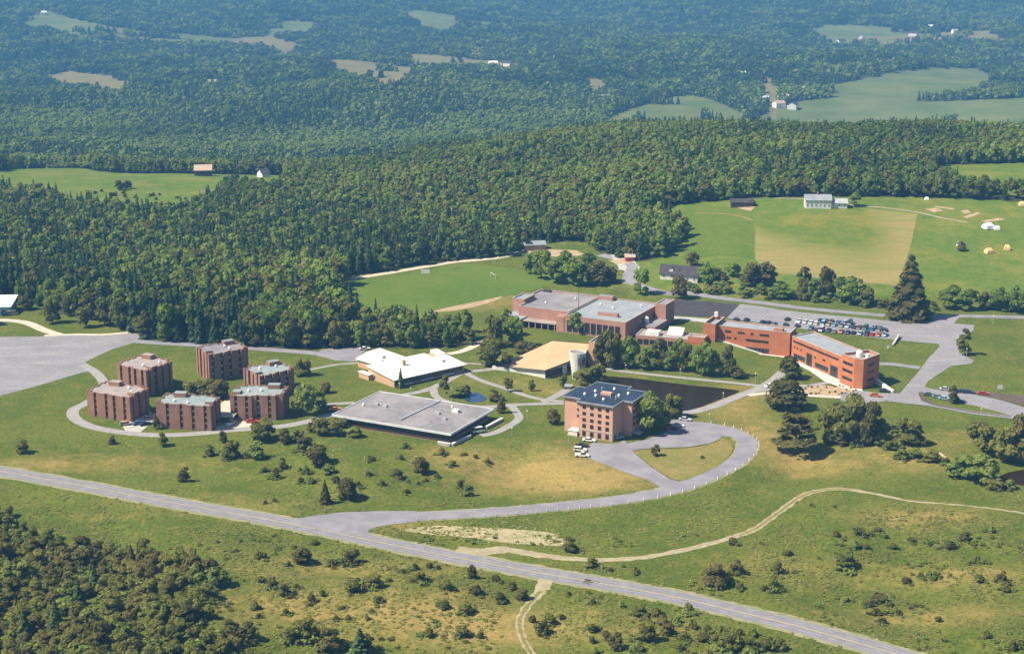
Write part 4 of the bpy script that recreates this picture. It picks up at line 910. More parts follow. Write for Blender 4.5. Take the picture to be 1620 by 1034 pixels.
house('farmhouse', 'white two-storey farmhouse with blue-grey roof on the hill meadow', 1293, 327, 15, 8, 4.6, 2.6, -4, white, roof_blue, 6, chim=True)
house('farm_annexe', 'low white annexe with arched pale roof east of the white farmhouse', 1326, 327, 9.5, 7, 2.8, 2.0, -4, white, metal_grey, 3)
house('farm_shed', 'brown wooden shed west of the white farmhouse', 1173, 326, 13, 7, 2.8, 1.6, -4, wood_dark, slate, 2, 'shed', small=True)
house('lane_house', 'white house with black roof and dormers by the service road', 1089, 443, 10.5, 8.5, 3.4, 4.0, -14, white, slate, 3, chim=True)
house('lane_cottage', 'small white gabled wing west of the black-roofed house', 1058, 439, 8, 7.5, 3.0, 3.8, -14, white, slate, 2, dormer=[1.6])
t = thing('porch_wing', 'tan timber porch between the two black-roofed white houses', 'porch', tuple(G(1072, 442)), R(-10))
m = MB(); m.box(-2.6, -2, -1, 2.6, 3, 2.6); m.build('wall', wood_tan, t); m = MB(); m.box(-3, -2.4, 2.605, 3, 3.2, 2.85); m.build('roof', slate, t)
house('hay_barn', 'brown barn with rusty tin roof on the far western field', 322, 278, 13, 10, 5.0, 3.5, 8, wood_dark, rust_roof, 2, 'barn', small=True)
house('field_house', 'white gabled house east of the rusty-roofed barn', 417, 280, 6.5, 9, 3.2, 3.0, 35, white, slate, 2, small=True)
FARH = [(70, 24, 'white house in the high clearing at far upper west'), (228, 66, 'grey-roofed house among trees on the far western hillside'), (332, 90, 'white house in a tree gap on the far western hillside'), (697, 73, 'tiny white house above the long pale field'), (780, 105, 'white barn at the end of the long pale field'), (802, 105, 'long white barn beside the shorter one at the pale field'), (958, 160, 'small pale house below the little tan clearing'),
        (1216, 104, 'white house on the wooded far slope north of the valley road'), (1170, 122, 'pale long house in the woods west of the valley road'), (1210, 162, 'small white house where the valley road leaves the woods'), (1232, 170, 'white shed at the west end of the valley farm'), (1254, 172, 'white barn with red base in the middle of the valley farm'), (1266, 148, 'white silo-like house by the valley field edge'), (1240, 160, 'white farmhouse at the back of the valley farm'),
        (1330, 69, 'white cottage below the oval far clearing'), (1362, 62, 'white house at the east end of the oval far clearing'), (1474, 46, 'white farmhouse beside the far hillside road'), (1445, 57, 'low white shed along the far hillside road'), (1510, 53, 'pale cabin farther along the far hillside road')]
for i, (px, py, lab) in enumerate(FARH):
    g = G(px, py); k = 1.0+.25*(i % 3)
    house('far_house', lab, px, py, 13*k, 9*k, 6.5, 3.5, [10, -30, 25, 70][i % 4], white, [metal_grey, rust_roof, slate][i % 3] if i % 4 else white, 2, 'house', small=True, ground=g)
house('red_barn', 'small red barn in the dark far western woods', 336, 138, 13, 10, 8, 4, 20, redpaint, rust_roof, 2, 'barn', small=True)
house('yard_shed', 'small reddish shed beyond the gravel yard at the end of the service road', 996, 412, 5, 4, 2.4, 1.2, 5, redpaint, rust_roof, 2, 'shed', small=True)
house('yard_barn', 'grey-green low barn behind the grove north of the gymnasium', 845, 394, 12, 6, 3, 1.6, 12, wood_tan, roof_teal, 2, 'barn', small=True)
# workshop at the west edge
g = P(-2, 498)
t = thing('workshop', 'workshop with white roof and cyan wall at the western edge', 'building', (g[0], g[1], 0), R(4))
m = MB(); m.box(-26, 0, 0, 5.5, 14, 3.9); m.build('wall', cyan, t)
m = MB(); m.prism([(-27, -.8), (6.3, -.8), (6.3, 14.8), (-27, 14.8)], [3.905, 3.905, 6.2, 6.2], [4.15, 4.15, 6.45, 6.45], 0, 0, True); m.build('roof', white, t)
on_wall(t, (-26, 0), (5.5, 0), [(3+4.2*j, 0.3, 2.8, 2.6) for j in range(7)], WIN_W, 'bay_door')
# tents and shelters on the hill meadow
def tent(px, py, w, h, mat, lab, rz=0):
    g = G(px, py); t = thing('tent', lab, 'tent', (g[0], g[1], g[2]-.05), R(rz))
    m = MB(); k = w/2
    for a, b in (((-k, -k), (k, -k)), ((k, -k), (k, k)), ((k, k), (-k, k)), ((-k, k), (-k, -k))):
        m.face([(*a, 0), (*b, 0), (b[0]*.86, b[1]*.86, h*.55), (a[0]*.86, a[1]*.86, h*.55)])
    q = [(-k*.86, -k*.86), (k*.86, -k*.86), (k*.86, k*.86), (-k*.86, k*.86)]
    m.face([(*q[0], h*.55), (*q[1], h*.55), (k*.6, 0, h), (-k*.6, 0, h)]); m.face([(*q[2], h*.55), (*q[3], h*.55), (-k*.6, 0, h), (k*.6, 0, h)])
    m.face([(*q[1], h*.55), (*q[2], h*.55), (k*.6, 0, h)]); m.face([(*q[3], h*.55), (*q[0], h*.55), (-k*.6, 0, h)])
    m.build('canvas', mat, t)
    m = MB(); m.rod((-k*.6, 0, h-.1), (-k*.6, 0, h+.25), .05); m.rod((k*.6, 0, h-.1), (k*.6, 0, h+.25), .05); m.build('pole', wood_tan, t)
tent(1563, 361, 5.5, 3.4, canvas_w, 'large white tent with a dark opening on the hill meadow', 20)
tent(1577, 363, 3.2, 2.4, canvas_w, 'small white tent next to the large white one', 0)
tent(1518, 389, 2.8, 2.6, canvas_w, 'lone white tent with a shrub in front on the hill meadow', 10)
tent(1564, 400, 4.0, 3.0, canvas_t, 'tan tent pitched lowest on the hill meadow', 15)
tent(1593, 395, 3.2, 3.0, canvas_t, 'tan tent east of the lowest tan one', -10)
tent(1618, 325, 4.5, 2.6, canvas_t, 'tan tent at the top edge of the meadow by the wood', 0)
tent(1466, 316, 2.4, 1.8, canvas_w, 'tiny white tent under the wood at the top of the meadow', 0)
# field furniture
def board(name, lab, cat, px, py, w, h, mat, rz=0, lift=.4):
    g = G(px, py); t = thing(name, lab, cat, (g[0], g[1], g[2]), R(rz))
    m = MB(); m.box(-w/2, -.08, lift, w/2, .08, lift+h); m.build('panel', mat, t)
    m = MB(); m.cyl(-w/2+.2, .15, 0, lift+h, .06, .06, 6); m.cyl(w/2-.2, .15, 0, lift+h, .06, .06, 6); m.build('post', metal_grey, t)
board('scoreboard', 'white board standing beside the path at the sports field', 'board', 673, 434, 4.6, 2.2, white, 0, .5)
board('notice_board', 'small white sign on the lawn behind the eastern car park', 'sign', 1582, 618, 1.9, 1.5, white, 0, .8)
def goal(lab, px, py, rz):
    g = G(px, py); t = thing('goal_frame', lab, 'goal', (g[0], g[1], g[2]), R(rz))
    m = MB(); m.rod((-3.6, 0, 0), (-3.6, 0, 2.4), .1, 6); m.rod((3.6, 0, 0), (3.6, 0, 2.4), .1, 6); m.rod((-3.6, 0, 2.4), (3.6, 0, 2.4), .1, 6); m.build('frame', white, t)
    m = MB(); m.rod((-3.6, 0, 2.4), (-3.6, 1.6, 0), .05); m.rod((3.6, 0, 2.4), (3.6, 1.6, 0), .05); m.rod((-3.6, 1.6, .05), (3.6, 1.6, .05), .05); m.build('back_stay', white, t)
goal('white goal frame at the eastern end of the sports field', 780, 440, -70)
# lamp posts
def lamp(px, py, hpx, lab):
    g = G(px, py); h = hpx*mpp(g)/.95; t = thing('lamp_post', lab, 'lamp post', (g[0], g[1], g[2]), 0, 'lamp posts along the paths')
    m = MB(); m.cyl(0, 0, 0, h, .11, .07, 6); m.build('pole', metal_grey, t)
    m = MB(); m.cyl(0, 0, h, h+.22, .26, .3, 8); m.cyl(0, 0, h+.22, h+.34, .3, .05, 8); m.build('lantern', white, t)
for a in [(990, 592, 14, 'lamp post on the path behind the pond nearest the theatre'), (1076, 599, 14, 'lamp post on the path behind the pond, middle one'), (1195, 605, 14, 'lamp post where the two pond paths meet'), (1144, 637, 15, 'lamp post on the path along the east side of the pond'), (1122, 668, 13, 'lamp post on the dry bank above the turning circle'), (899, 703, 16, 'lamp post on the lawn by the cars at the pink block'), (834, 662, 12, 'lamp post on the lawn between the hall and the pink block'), (810, 689, 12, 'lamp post beside the path south of the flat-roofed hall'),
          (632, 621, 14, 'lamp post in front of the cream-roofed building near its west corner'), (650, 628, 14, 'lamp post in front of the cream-roofed building near the hall'), (1528, 577, 24, 'tall lamp post at the east car park exit'), (1571, 514, 13, 'lamp post on the lawn beside the east service road'), (1552, 657, 10, 'lamp post on the kerb below the eastern car park')]: lamp(*a)
# marker posts along the outside of the drive
POST = MB(); POST.box(-.13, -.13, 0, .13, .13, .95, 0); POST.prism([(-.1, -.1), (.1, -.1), (.1, .1), (-.1, .1)], .952, 1.05, 0); POST = POST.mesh('guard_post', white)
cl = DRIVE; acc = 0
for i in range(2, len(cl)-6):
    acc += float(np.linalg.norm(cl[i]-cl[i-1]))
    if acc >= 3.1 and i > 11:
        acc = 0; tdir = (cl[i+1]-cl[i-1]); tdir /= np.linalg.norm(tdir); q = cl[i]+np.array([tdir[1], -tdir[0]])*3.95
        tag(link('guard_post', POST, None, (q[0], q[1], float(height(*q))), math.atan2(tdir[1], tdir[0])), 'short white guard post along the outer edge of the entrance drive', 'post', 'guard posts along the drive')
# fallen white pole and stone slabs in the meadow
pa, pb = G(1485, 717), G(1500, 728)
m = MB(); m.rod((pa[0], pa[1], pa[2]+.4), (pb[0], pb[1], pb[2]+.3), .28, 8, 0, .2); tag(m.build('fallen_trunk', bark_birch), 'bleached fallen trunk among the willows in the meadow', 'log')

# ------------------------------------------------------------------ vehicles
CARCOL = {'white': (.78, .77, .74), 'dark blue': (.03, .05, .11), 'blue': (.06, .16, .32), 'pale blue': (.32, .45, .55), 'black': (.025, .025, .03), 'grey': (.25, .26, .28), 'red': (.45, .05, .03), 'orange': (.55, .17, .06), 'brown': (.14, .075, .045), 'green': (.06, .12, .07), 'silver': (.5, .51, .52), 'maroon': (.16, .03, .025), 'tan': (.45, .36, .24)}
_cm = {}
def carmat(c):
    if c not in _cm:
        m, nt, b = new_mat('paint_'+c.replace(' ', '_'), .3, .5); b.inputs['Base Color'].default_value = (*CARCOL[c], 1); _cm[c] = m
    return _cm[c]
def car_meshes(kind):
    L, Wd, H1, H2 = {'sedan': (4.8, 1.85, .82, 1.38), 'wagon': (4.8, 1.85, .85, 1.48), 'van': (4.9, 1.9, 1.15, 2.15), 'pickup': (5.1, 1.9, .95, 1.75)}[kind]
    m = MB(); x0, x1 = -L/2, L/2
    prof = [(x0, .32), (x0, H1-.05), (x0+.12, H1), (x1-.9, H1-.02), (x1-.08, H1-.14), (x1, H1-.25), (x1, .32)]
    for (xa, za), (xb, zb) in zip(prof, prof[1:]+prof[:1]):
        m.face([(xa, -Wd/2, za), (xb, -Wd/2, zb), (xb, Wd/2, zb), (xa, Wd/2, za)][::-1])
    m.face([(x, -Wd/2, z) for x, z in prof][::-1]); m.face([(x, Wd/2, z) for x, z in prof])
    body = m.mesh('car_body_'+kind, carmat('white'))
    m = MB(); ca, cb, ta, tb = {'sedan': (x0+.75, x1-1.35, x0+1.35, x1-2.1), 'wagon': (x0+.1, x1-1.35, x0+.35, x1-2.1), 'van': (x0+.06, x1-.5, x0+.15, x1-1.0), 'pickup': (x1-3.1, x1-1.2, x1-2.9, x1-1.8)}[kind]
    w1, w2 = Wd/2-.06, Wd/2-.22
    lo = [(ca, -w1, H1-.02), (cb, -w1, H1-.02), (cb, w1, H1-.02), (ca, w1, H1-.02)]; hi = [(ta, -w2, H2-.08), (tb, -w2, H2-.08), (tb, w2, H2-.08), (ta, w2, H2-.08)]
    for i in range(4): j = (i+1) % 4; m.face([lo[i], lo[j], hi[j], hi[i]])
    m.face(hi); cab = m.mesh('car_glass_'+kind, glass)
    m = MB(); m.box(ta-.03, -w2-.03, H2-.075, tb+.03, w2+.03, H2); rf = m.mesh('car_roof_'+kind, carmat('white'))
    m = MB(); 
    n = 10; a = [2*math.pi*k/n for k in range(n)]
    f1 = [(.32*math.cos(q), -.1, .32*math.sin(q)) for q in a]; f2 = [(.32*math.cos(q), .1, .32*math.sin(q)) for q in a]
    for i in range(n): j = (i+1) % n; m.face([f1[i], f1[j], f2[j], f2[i]])
    m.face(f1[::-1]); m.face(f2); wh = m.mesh('car_wheel', rubber)
    m = MB(); m.box(x1-.02, -Wd/2+.1, .5, x1+.05, -Wd/2+.45, .66); m.box(x1-.02, Wd/2-.45, .5, x1+.05, Wd/2-.1, .66); li = m.mesh('car_lights', white)
    return body, cab, rf, wh, li, L, Wd
_ck = {k: car_meshes(k) for k in ('sedan', 'wagon', 'van', 'pickup')}
_cmesh = {}
def car(x, y, rz, col, kind, label, group, z=0.1):
    b, c, r, wh, li, L, Wd = _ck[kind]
    t = thing('parked_car', label, 'van' if kind == 'van' else ('pickup' if kind == 'pickup' else 'car'), (x, y, z), rz, group)
    def tint(me):
        k = (me.name, col)
        if k not in _cmesh:
            q = me.copy(); q.materials[0] = carmat(col); _cmesh[k] = q
        return _cmesh[k]
    link('body', tint(b), t); link('windows', c, t); link('roof', tint(r), t); link('headlights', li, t)
    for sx in (-1, 1):
        for sy in (-1, 1): link('wheel', wh, t, (sx*L*.31, sy*(Wd/2-.08), .32))
    return t
ORD = ['first', 'second', 'third', 'fourth', 'fifth', 'sixth', 'seventh', 'eighth', 'ninth', 'tenth', 'eleventh', 'twelfth', 'thirteenth', 'fourteenth', 'fifteenth', 'sixteenth', 'seventeenth', 'eighteenth', 'nineteenth', 'twentieth']
ORD += ['twenty-'+o for o in ORD[:9]]+['thirtieth']+['thirty-'+o for o in ORD[:9]]
zb = lambda x, y: (1130+x/5.586, 470+y/5.586)
back = [(750, 215, 'white'), (805, 218, 'white'), (855, 226, 'white'), (905, 232, 'white'), (962, 238, 'pale blue'), (1010, 240, 'tan'), (1062, 246, 'pale blue'), (1125, 252, 'grey'), (1180, 258, 'silver'), (1238, 266, 'dark blue'), (1282, 272, 'brown'), (1335, 276, 'green'), (1395, 282, 'blue'), (1452, 290, 'grey'), (1505, 296, 'black')]
far = [(940, 205, 'dark blue'), (985, 212, 'blue'), (1035, 215, 'brown'), (1098, 222, 'blue'), (1150, 228, 'pale blue'), (1200, 232, 'dark blue'), (1415, 262, 'pale blue'), (1462, 275, 'green')]
front = [(855, 272, 'blue'), (905, 290, 'maroon'), (948, 292, 'silver'), (1010, 294, 'black'), (1062, 304, 'grey'), (1122, 306, 'orange'), (1178, 312, 'dark blue'), (1230, 315, 'black'), (1287, 322, 'pale blue'), (1348, 328, 'dark blue'), (1398, 330, 'red'), (1452, 334, 'orange'), (1508, 334, 'pale blue')]
loose = [(195, 198, 'dark blue'), (285, 200, 'dark blue'), (428, 220, 'dark blue'), (482, 228, 'black'), (528, 234, 'grey'), (648, 196, 'black'), (632, 246, 'black'), (735, 254, 'dark blue')]
for nm, row in (('middle', back), ('far', far), ('front', front)):
    for i, (x, y, col) in enumerate(row):
        q = P(*zb(x, y+8)); kd = ('sedan', 'wagon', 'sedan', 'sedan', 'van', 'sedan', 'pickup')[(i*3+len(nm)) % 7]
        kw = {'van': 'van', 'pickup': 'pickup truck', 'sedan': 'saloon car', 'wagon': 'estate car'}[kd]
        car(q[0], q[1], R(63)+(math.pi if (i+len(nm)) % 3 else 0)+random.uniform(-.05, .05), col, kd, f'{col} {kw}, {ORD[i]} from west in the {nm} row of east car park', 'cars in the east car park')
for i, (x, y, col) in enumerate(loose):
    q = P(*zb(x, y+8)); car(q[0], q[1], R(63)+random.uniform(-.1, .1), col, 'sedan' if i % 3 else 'wagon', f'{col} car parked apart behind the red teaching block, {ORD[i]} from the west', 'cars in the east car park')
for px, py, rz, col, kd, lab in [
    (932, 698, -15, 'white', 'sedan', 'white car nearest the wall of the pink brick block'), (921, 706, -10, 'black', 'sedan', 'dark car between the white cars by the pink block'), (918, 713, -12, 'white', 'wagon', 'white estate car in the middle of the row by the pink block'), (921, 722, -10, 'white', 'pickup', 'white pickup truck lowest in the row by the pink block'),
    (1061, 679, -5, 'maroon', 'wagon', 'long maroon car by the trees at the turning circle'), (1072, 675, -10, 'white', 'sedan', 'white car behind the maroon one at the turning circle'), (1084, 665, -20, 'silver', 'sedan', 'silver car under the trees at the head of the turning circle'), (1075, 661, -20, 'black', 'sedan', 'black car under the trees at the head of the turning circle'), (977, 694, 25, 'pale blue', 'sedan', 'pale blue car in the shade beside the pink block'),
    (200, 672, 20, 'tan', 'wagon', 'tan estate car parked west of the front residence hall'), (219, 671, 35, 'blue', 'sedan', 'blue car in the residence car park'), (230, 672, 35, 'dark blue', 'sedan', 'dark blue car nearest the front residence hall'), (240, 659, 20, 'silver', 'sedan', 'silver car between the two western residence halls'),
    (347, 670, 80, 'orange', 'van', 'orange and blue van in the residence yard'), (366, 671, 75, 'white', 'pickup', 'white pickup truck in the residence yard'), (399, 668, 0, 'red', 'sedan', 'red car at the edge of the residence yard'),
    (757, 684, 25, 'white', 'van', 'white van behind the corner of the flat-roofed hall'), (531, 649, 20, 'orange', 'sedan', 'orange car at the west corner of the flat-roofed hall'), (577, 553, 10, 'white', 'sedan', 'white car behind the cream-roofed building'),
    (1385, 627, -20, 'orange', 'sedan', 'orange car at the foot of the red brick tower'), (1400, 620, -25, 'black', 'sedan', 'black car beside the white ramp wall'),
    (1496, 617, -8, 'silver', 'sedan', 'silver car on the lawn side of the eastern lane'), (1521, 621, -8, 'dark blue', 'sedan', 'western dark blue car on the eastern lane'), (1533, 622, -8, 'dark blue', 'wagon', 'eastern dark blue estate car on the eastern lane'), (1555, 624, -8, 'red', 'sedan', 'red car farthest along the eastern lane'),
    (1470, 626, -15, 'green', 'sedan', 'green car at the tip of the eastern island'), (1484, 629, -15, 'grey', 'sedan', 'grey car second from the tip of the eastern island'), (1494, 632, -15, 'pale blue', 'sedan', 'pale blue car west of the island tree'), (1517, 636, -15, 'dark blue', 'sedan', 'dark blue car east of the island tree'),
    (10, 499, 15, 'dark blue', 'sedan', 'dark blue car in front of the cyan workshop'), (20, 498, 15, 'tan', 'van', 'tan van at the corner of the cyan workshop'), (2, 514, 5, 'black', 'wagon', 'black estate car on the gravel lane by the west car park'), (1219, 612, 25, 'white', 'sedan', 'white car on the path bend below the red teaching block')]:
    q = P(px, py); car(q[0], q[1], R(rz), col, kd, lab, None)
# grounds: bollard-like sculpture
board('lawn_sign', 'small white sign on the lawn by the angled stone wall', 'sign', 1405, 552, .9, 1.4, white, 0, .3)

# ------------------------------------------------------------------ foliage meshes
def cards(cen, nrm, size, r):
    """one small leaf-clump face per centre, turned roughly along nrm"""
    n = len(cen); nrm = nrm+r.normal(0, .38, (n, 3)); nrm /= np.linalg.norm(nrm, axis=1)[:, None]
    u = np.cross(nrm, r.normal(0, 1, (n, 3))); u /= np.linalg.norm(u, axis=1)[:, None]; w = np.cross(nrm, u)
    s = (size*r.uniform(.6, 1.3, n))[:, None]
    k = r.uniform(.55, 1.0, (n, 1))
    v = np.stack([cen-u*s-w*s*k*.6, cen+u*s*.7-w*s*k, cen+u*s+w*s*k*.7, cen-u*s*.6+w*s*k], 1)
    return v.reshape(-1, 3)
def card_mesh(name, parts, mats):
    V = []; M = []; Q = []; b = 0
    for v, mi in parts:
        n = len(v)//4; V.append(v); Q.append(np.arange(b, b+4*n).reshape(-1, 4)); M.append(np.full(n, mi)); b += 4*n
    me = np_mesh(name, np.concatenate(V), np.concatenate(Q))
    for m in mats: me.materials.append(m)
    me.polygons.foreach_set('material_index', np.concatenate(M).astype(np.int32)); me.update()
    return me
def broad_crown(seed, n, h=10., w=8., base=.02, clumps=15, size=.55, top=1.0):
    r = np.random.default_rng(seed); C = []; N = []
    for k in range(clumps):
        t = r.uniform(0, 1); z = h*(base+.14+(.74-base)*t); prof = math.sin(math.pi*min(1, .22+.70*t))**.7
        a = r.uniform(0, 6.28); rad = w/2*prof*math.sqrt(r.uniform(.08, .62))
        cr = w*r.uniform(.13, .26); c = np.array([rad*math.cos(a), rad*math.sin(a), z])
        m = n//clumps; d = r.normal(0, 1, (m, 3)); d[:, 2] = np.abs(d[:, 2])*1.0-.35; d /= np.linalg.norm(d, axis=1)[:, None]
        C.append(c+d*cr*np.array([1, 1, .8])*r.uniform(.7, 1.1, (m, 1))); N.append(d+np.array([0, 0, .35]))
    C = np.concatenate(C); C[:, 2] = np.minimum(C[:, 2], h)
    return cards(C, np.concatenate(N), size, r)
def spruce_crown(seed, n, h=12., w=5., base=.06, size=.5):
    r = np.random.default_rng(seed); t = r.uniform(0, 1, n)**.75
    lv = 11; tl = (np.floor(t*lv)+r.uniform(.25, .75, n))/lv
    z = h*(base+(1-base)*(1-tl)); rad = w/2*(tl*.95+.05)*r.uniform(.35, 1.0, n)**.6*(.92+.12*np.sin(tl*37+seed))
    a = r.uniform(0, 6.28, n)+.0; lob = .88+.18*np.sin(a*5+tl*23)
    rad = rad*lob; C = np.stack([rad*np.cos(a), rad*np.sin(a), z-rad*.28], 1)
    N = np.stack([np.cos(a)*.7, np.sin(a)*.7, np.full(n, .75)], 1)
    v = cards(C, N, size*(.55+.6*tl), r)
    return v
def pine_crown(seed, n, h=12., w=12., size=.55):
    r = np.random.default_rng(seed); C = []; N = []; lv = 20
    for k in range(lv):
        t = (k+r.uniform(0, .8))/lv; z = h*(.22+.74*t); rad = w/2*(1-.62*t**1.6)*r.uniform(.55, 1.05); a0 = r.uniform(0, 6.28)
        m = n//lv; s = r.uniform(.18, 1, m)**.7; a = a0+r.normal(0, .42, m)*(1.15-.5*s)
        C.append(np.stack([s*rad*np.cos(a), s*rad*np.sin(a), z+s*rad*.12+r.normal(0, .22, m)], 1)); N.append(np.stack([.25*np.cos(a), .25*np.sin(a), np.ones(m)], 1))
    return cards(np.concatenate(C), np.concatenate(N), size, r)
def shrub_crown(seed, n, size=.3):      # nominal 2 m tall, 2.4 m wide
    r = np.random.default_rng(seed); C = []; N = []; cl = 9
    for k in range(cl):
        a = r.uniform(0, 6.28); rad = r.uniform(0, .72); c = np.array([rad*math.cos(a), rad*math.sin(a), r.uniform(.3, 1.35)*(1-.35*rad)]); m = n//cl
        d = r.normal(0, 1, (m, 3)); d[:, 2] = np.abs(d[:, 2])-.25; d /= np.linalg.norm(d, axis=1)[:, None]
        C.append(c+d*.5*r.uniform(.5, 1.1, (m, 1))); N.append(d+np.array([0, 0, .3]))
    C = np.concatenate(C); C[:, 2] = np.clip(C[:, 2], .03, 2.1)
    return cards(C, np.concatenate(N), size, r)
def trunk_mesh(h, r0, limbs, seed, mat):
    rr = random.Random(seed); m = MB(); z = 0; x = y = 0; r_ = r0
    for k in range(4):
        nx, ny, nz = x+rr.uniform(-.15, .15), y+rr.uniform(-.15, .15), z+h*.2
        m.rod((x, y, z-.5 if k == 0 else z), (nx, ny, nz), r_, 7, 0, r_*.78); x, y, z = nx, ny, nz; r_ *= .78
    for k in range(limbs):
        a = rr.uniform(0, 6.28); zz_ = h*rr.uniform(.3, .75); L = h*rr.uniform(.14, .26)
        m.rod((x*.6, y*.6, zz_), (math.cos(a)*L, math.sin(a)*L, zz_+L*.8), r0*.35, 5, 0, r0*.12)
    return m.mesh('trunk', mat)
KIT = {}
def kit(kind, crown_fn, trunk, mats, n):
    KIT[kind] = [(card_mesh('crown_'+kind, [(crown_fn(s), 0)], mats), trunk(s)) for s in range(n)]
kit('broad', lambda s: broad_crown(s, 1300), lambda s: trunk_mesh(10, .26, 6, s, bark), [leaf_broad], 4)
kit('olive', lambda s: broad_crown(20+s, 1300, clumps=17), lambda s: trunk_mesh(10, .26, 6, s, bark), [leaf_olive], 3)
kit('dark', lambda s: broad_crown(40+s, 1500, base=.02, clumps=18), lambda s: trunk_mesh(10, .28, 5, s, bark), [leaf_dark], 3)
kit('round', lambda s: broad_crown(50+s, 2200, base=-.06, clumps=34, size=.5), lambda s: trunk_mesh(10, .28, 5, s, bark), [leaf_dark], 2)
kit('fresh', lambda s: broad_crown(60+s, 1200, base=.05), lambda s: trunk_mesh(10, .22, 5, s, bark), [leaf_fresh], 3)
kit('birch', lambda s: broad_crown(80+s, 700, w=5, clumps=12, size=.45), lambda s: trunk_mesh(10, .16, 6, s, bark_birch), [leaf_olive], 2)
kit('spruce', lambda s: spruce_crown(s, 1300), lambda s: trunk_mesh(12, .22, 0, s, bark), [leaf_con], 3)
kit('darkspruce', lambda s: spruce_crown(9+s, 3400, 12, 8, .02, .5), lambda s: trunk_mesh(12, .3, 0, s, bark), [leaf_dark], 2)
kit('pine', lambda s: pine_crown(s, 1900, size=.46), lambda s: trunk_mesh(12, .34, 14, s, bark), [leaf_dark], 2)
NOM = {'broad': (10, 8), 'olive': (10, 8), 'dark': (10, 8), 'round': (10, 8), 'fresh': (10, 8), 'birch': (10, 5), 'spruce': (12, 5), 'darkspruce': (12, 8), 'pine': (12, 12)}
SHRUB = {'shrub': [card_mesh('shrub', [(shrub_crown(s, 320), 0)], [leaf_shrub]) for s in range(4)],
         'dark': [card_mesh('shrub_dark', [(shrub_crown(10+s, 320), 0)], [leaf_dark]) for s in range(3)],
         'fresh': [card_mesh('shrub_fresh', [(shrub_crown(20+s, 320), 0)], [leaf_fresh]) for s in range(3)],
         'yellow': [card_mesh('shrub_yellow', [(shrub_crown(30, 200), 0)], [leaf_yellow])]}
def tree_at(g, h, w, kind, label, name='tree', group=None, seed=None):
    kk = KIT[kind]; i = random.randrange(len(kk)) if seed is None else seed % len(kk)
    cm, tm = kk[i]; H0, W0 = NOM[kind]
    t = thing(name, label, 'tree', (g[0], g[1], g[2]), random.uniform(0, 6.28), group)
    s = (w/W0, w/W0, h/H0)
    link('trunk', tm, t, (0, 0, 0), 0, s); link('crown', cm, t, (0, 0, 0), 0, s)
    return t
def tree(px, py, hpx, wpx, kind, label, name=None, group=None):
    g = G(px, py); k = mpp(g); nm = name or {'spruce': 'spruce_tree', 'darkspruce': 'spruce_tree', 'pine': 'pine_tree', 'birch': 'birch_tree'}.get(kind, 'broadleaf_tree')
    return tree_at(g, hpx*k/.96, wpx*k*1.08, kind, label, nm, group)
SH_POS = []
def shrub_at(g, h, w, kind, label, group=None, name='shrub'):
    if g[1] < 540: SH_POS.append((g[0], g[1], h, w))
    if h > 3.0 and kind != 'yellow':
        me = random.choice(KIT[{'shrub': 'olive', 'dark': 'dark', 'fresh': 'fresh'}[kind]])[0]
        return tag(link(name, me, None, (g[0], g[1], g[2]-.25), random.uniform(0, 6.28), (w/8, w/8, h/9.4)), label, 'shrub', group)
    me = random.choice(SHRUB[kind])
    o = link(name, me, None, (g[0], g[1], g[2]-.05), random.uniform(0, 6.28), (w/2.4, w/2.4*random.uniform(.85, 1.1), h/2.05))
    return tag(o, label, 'shrub', group)

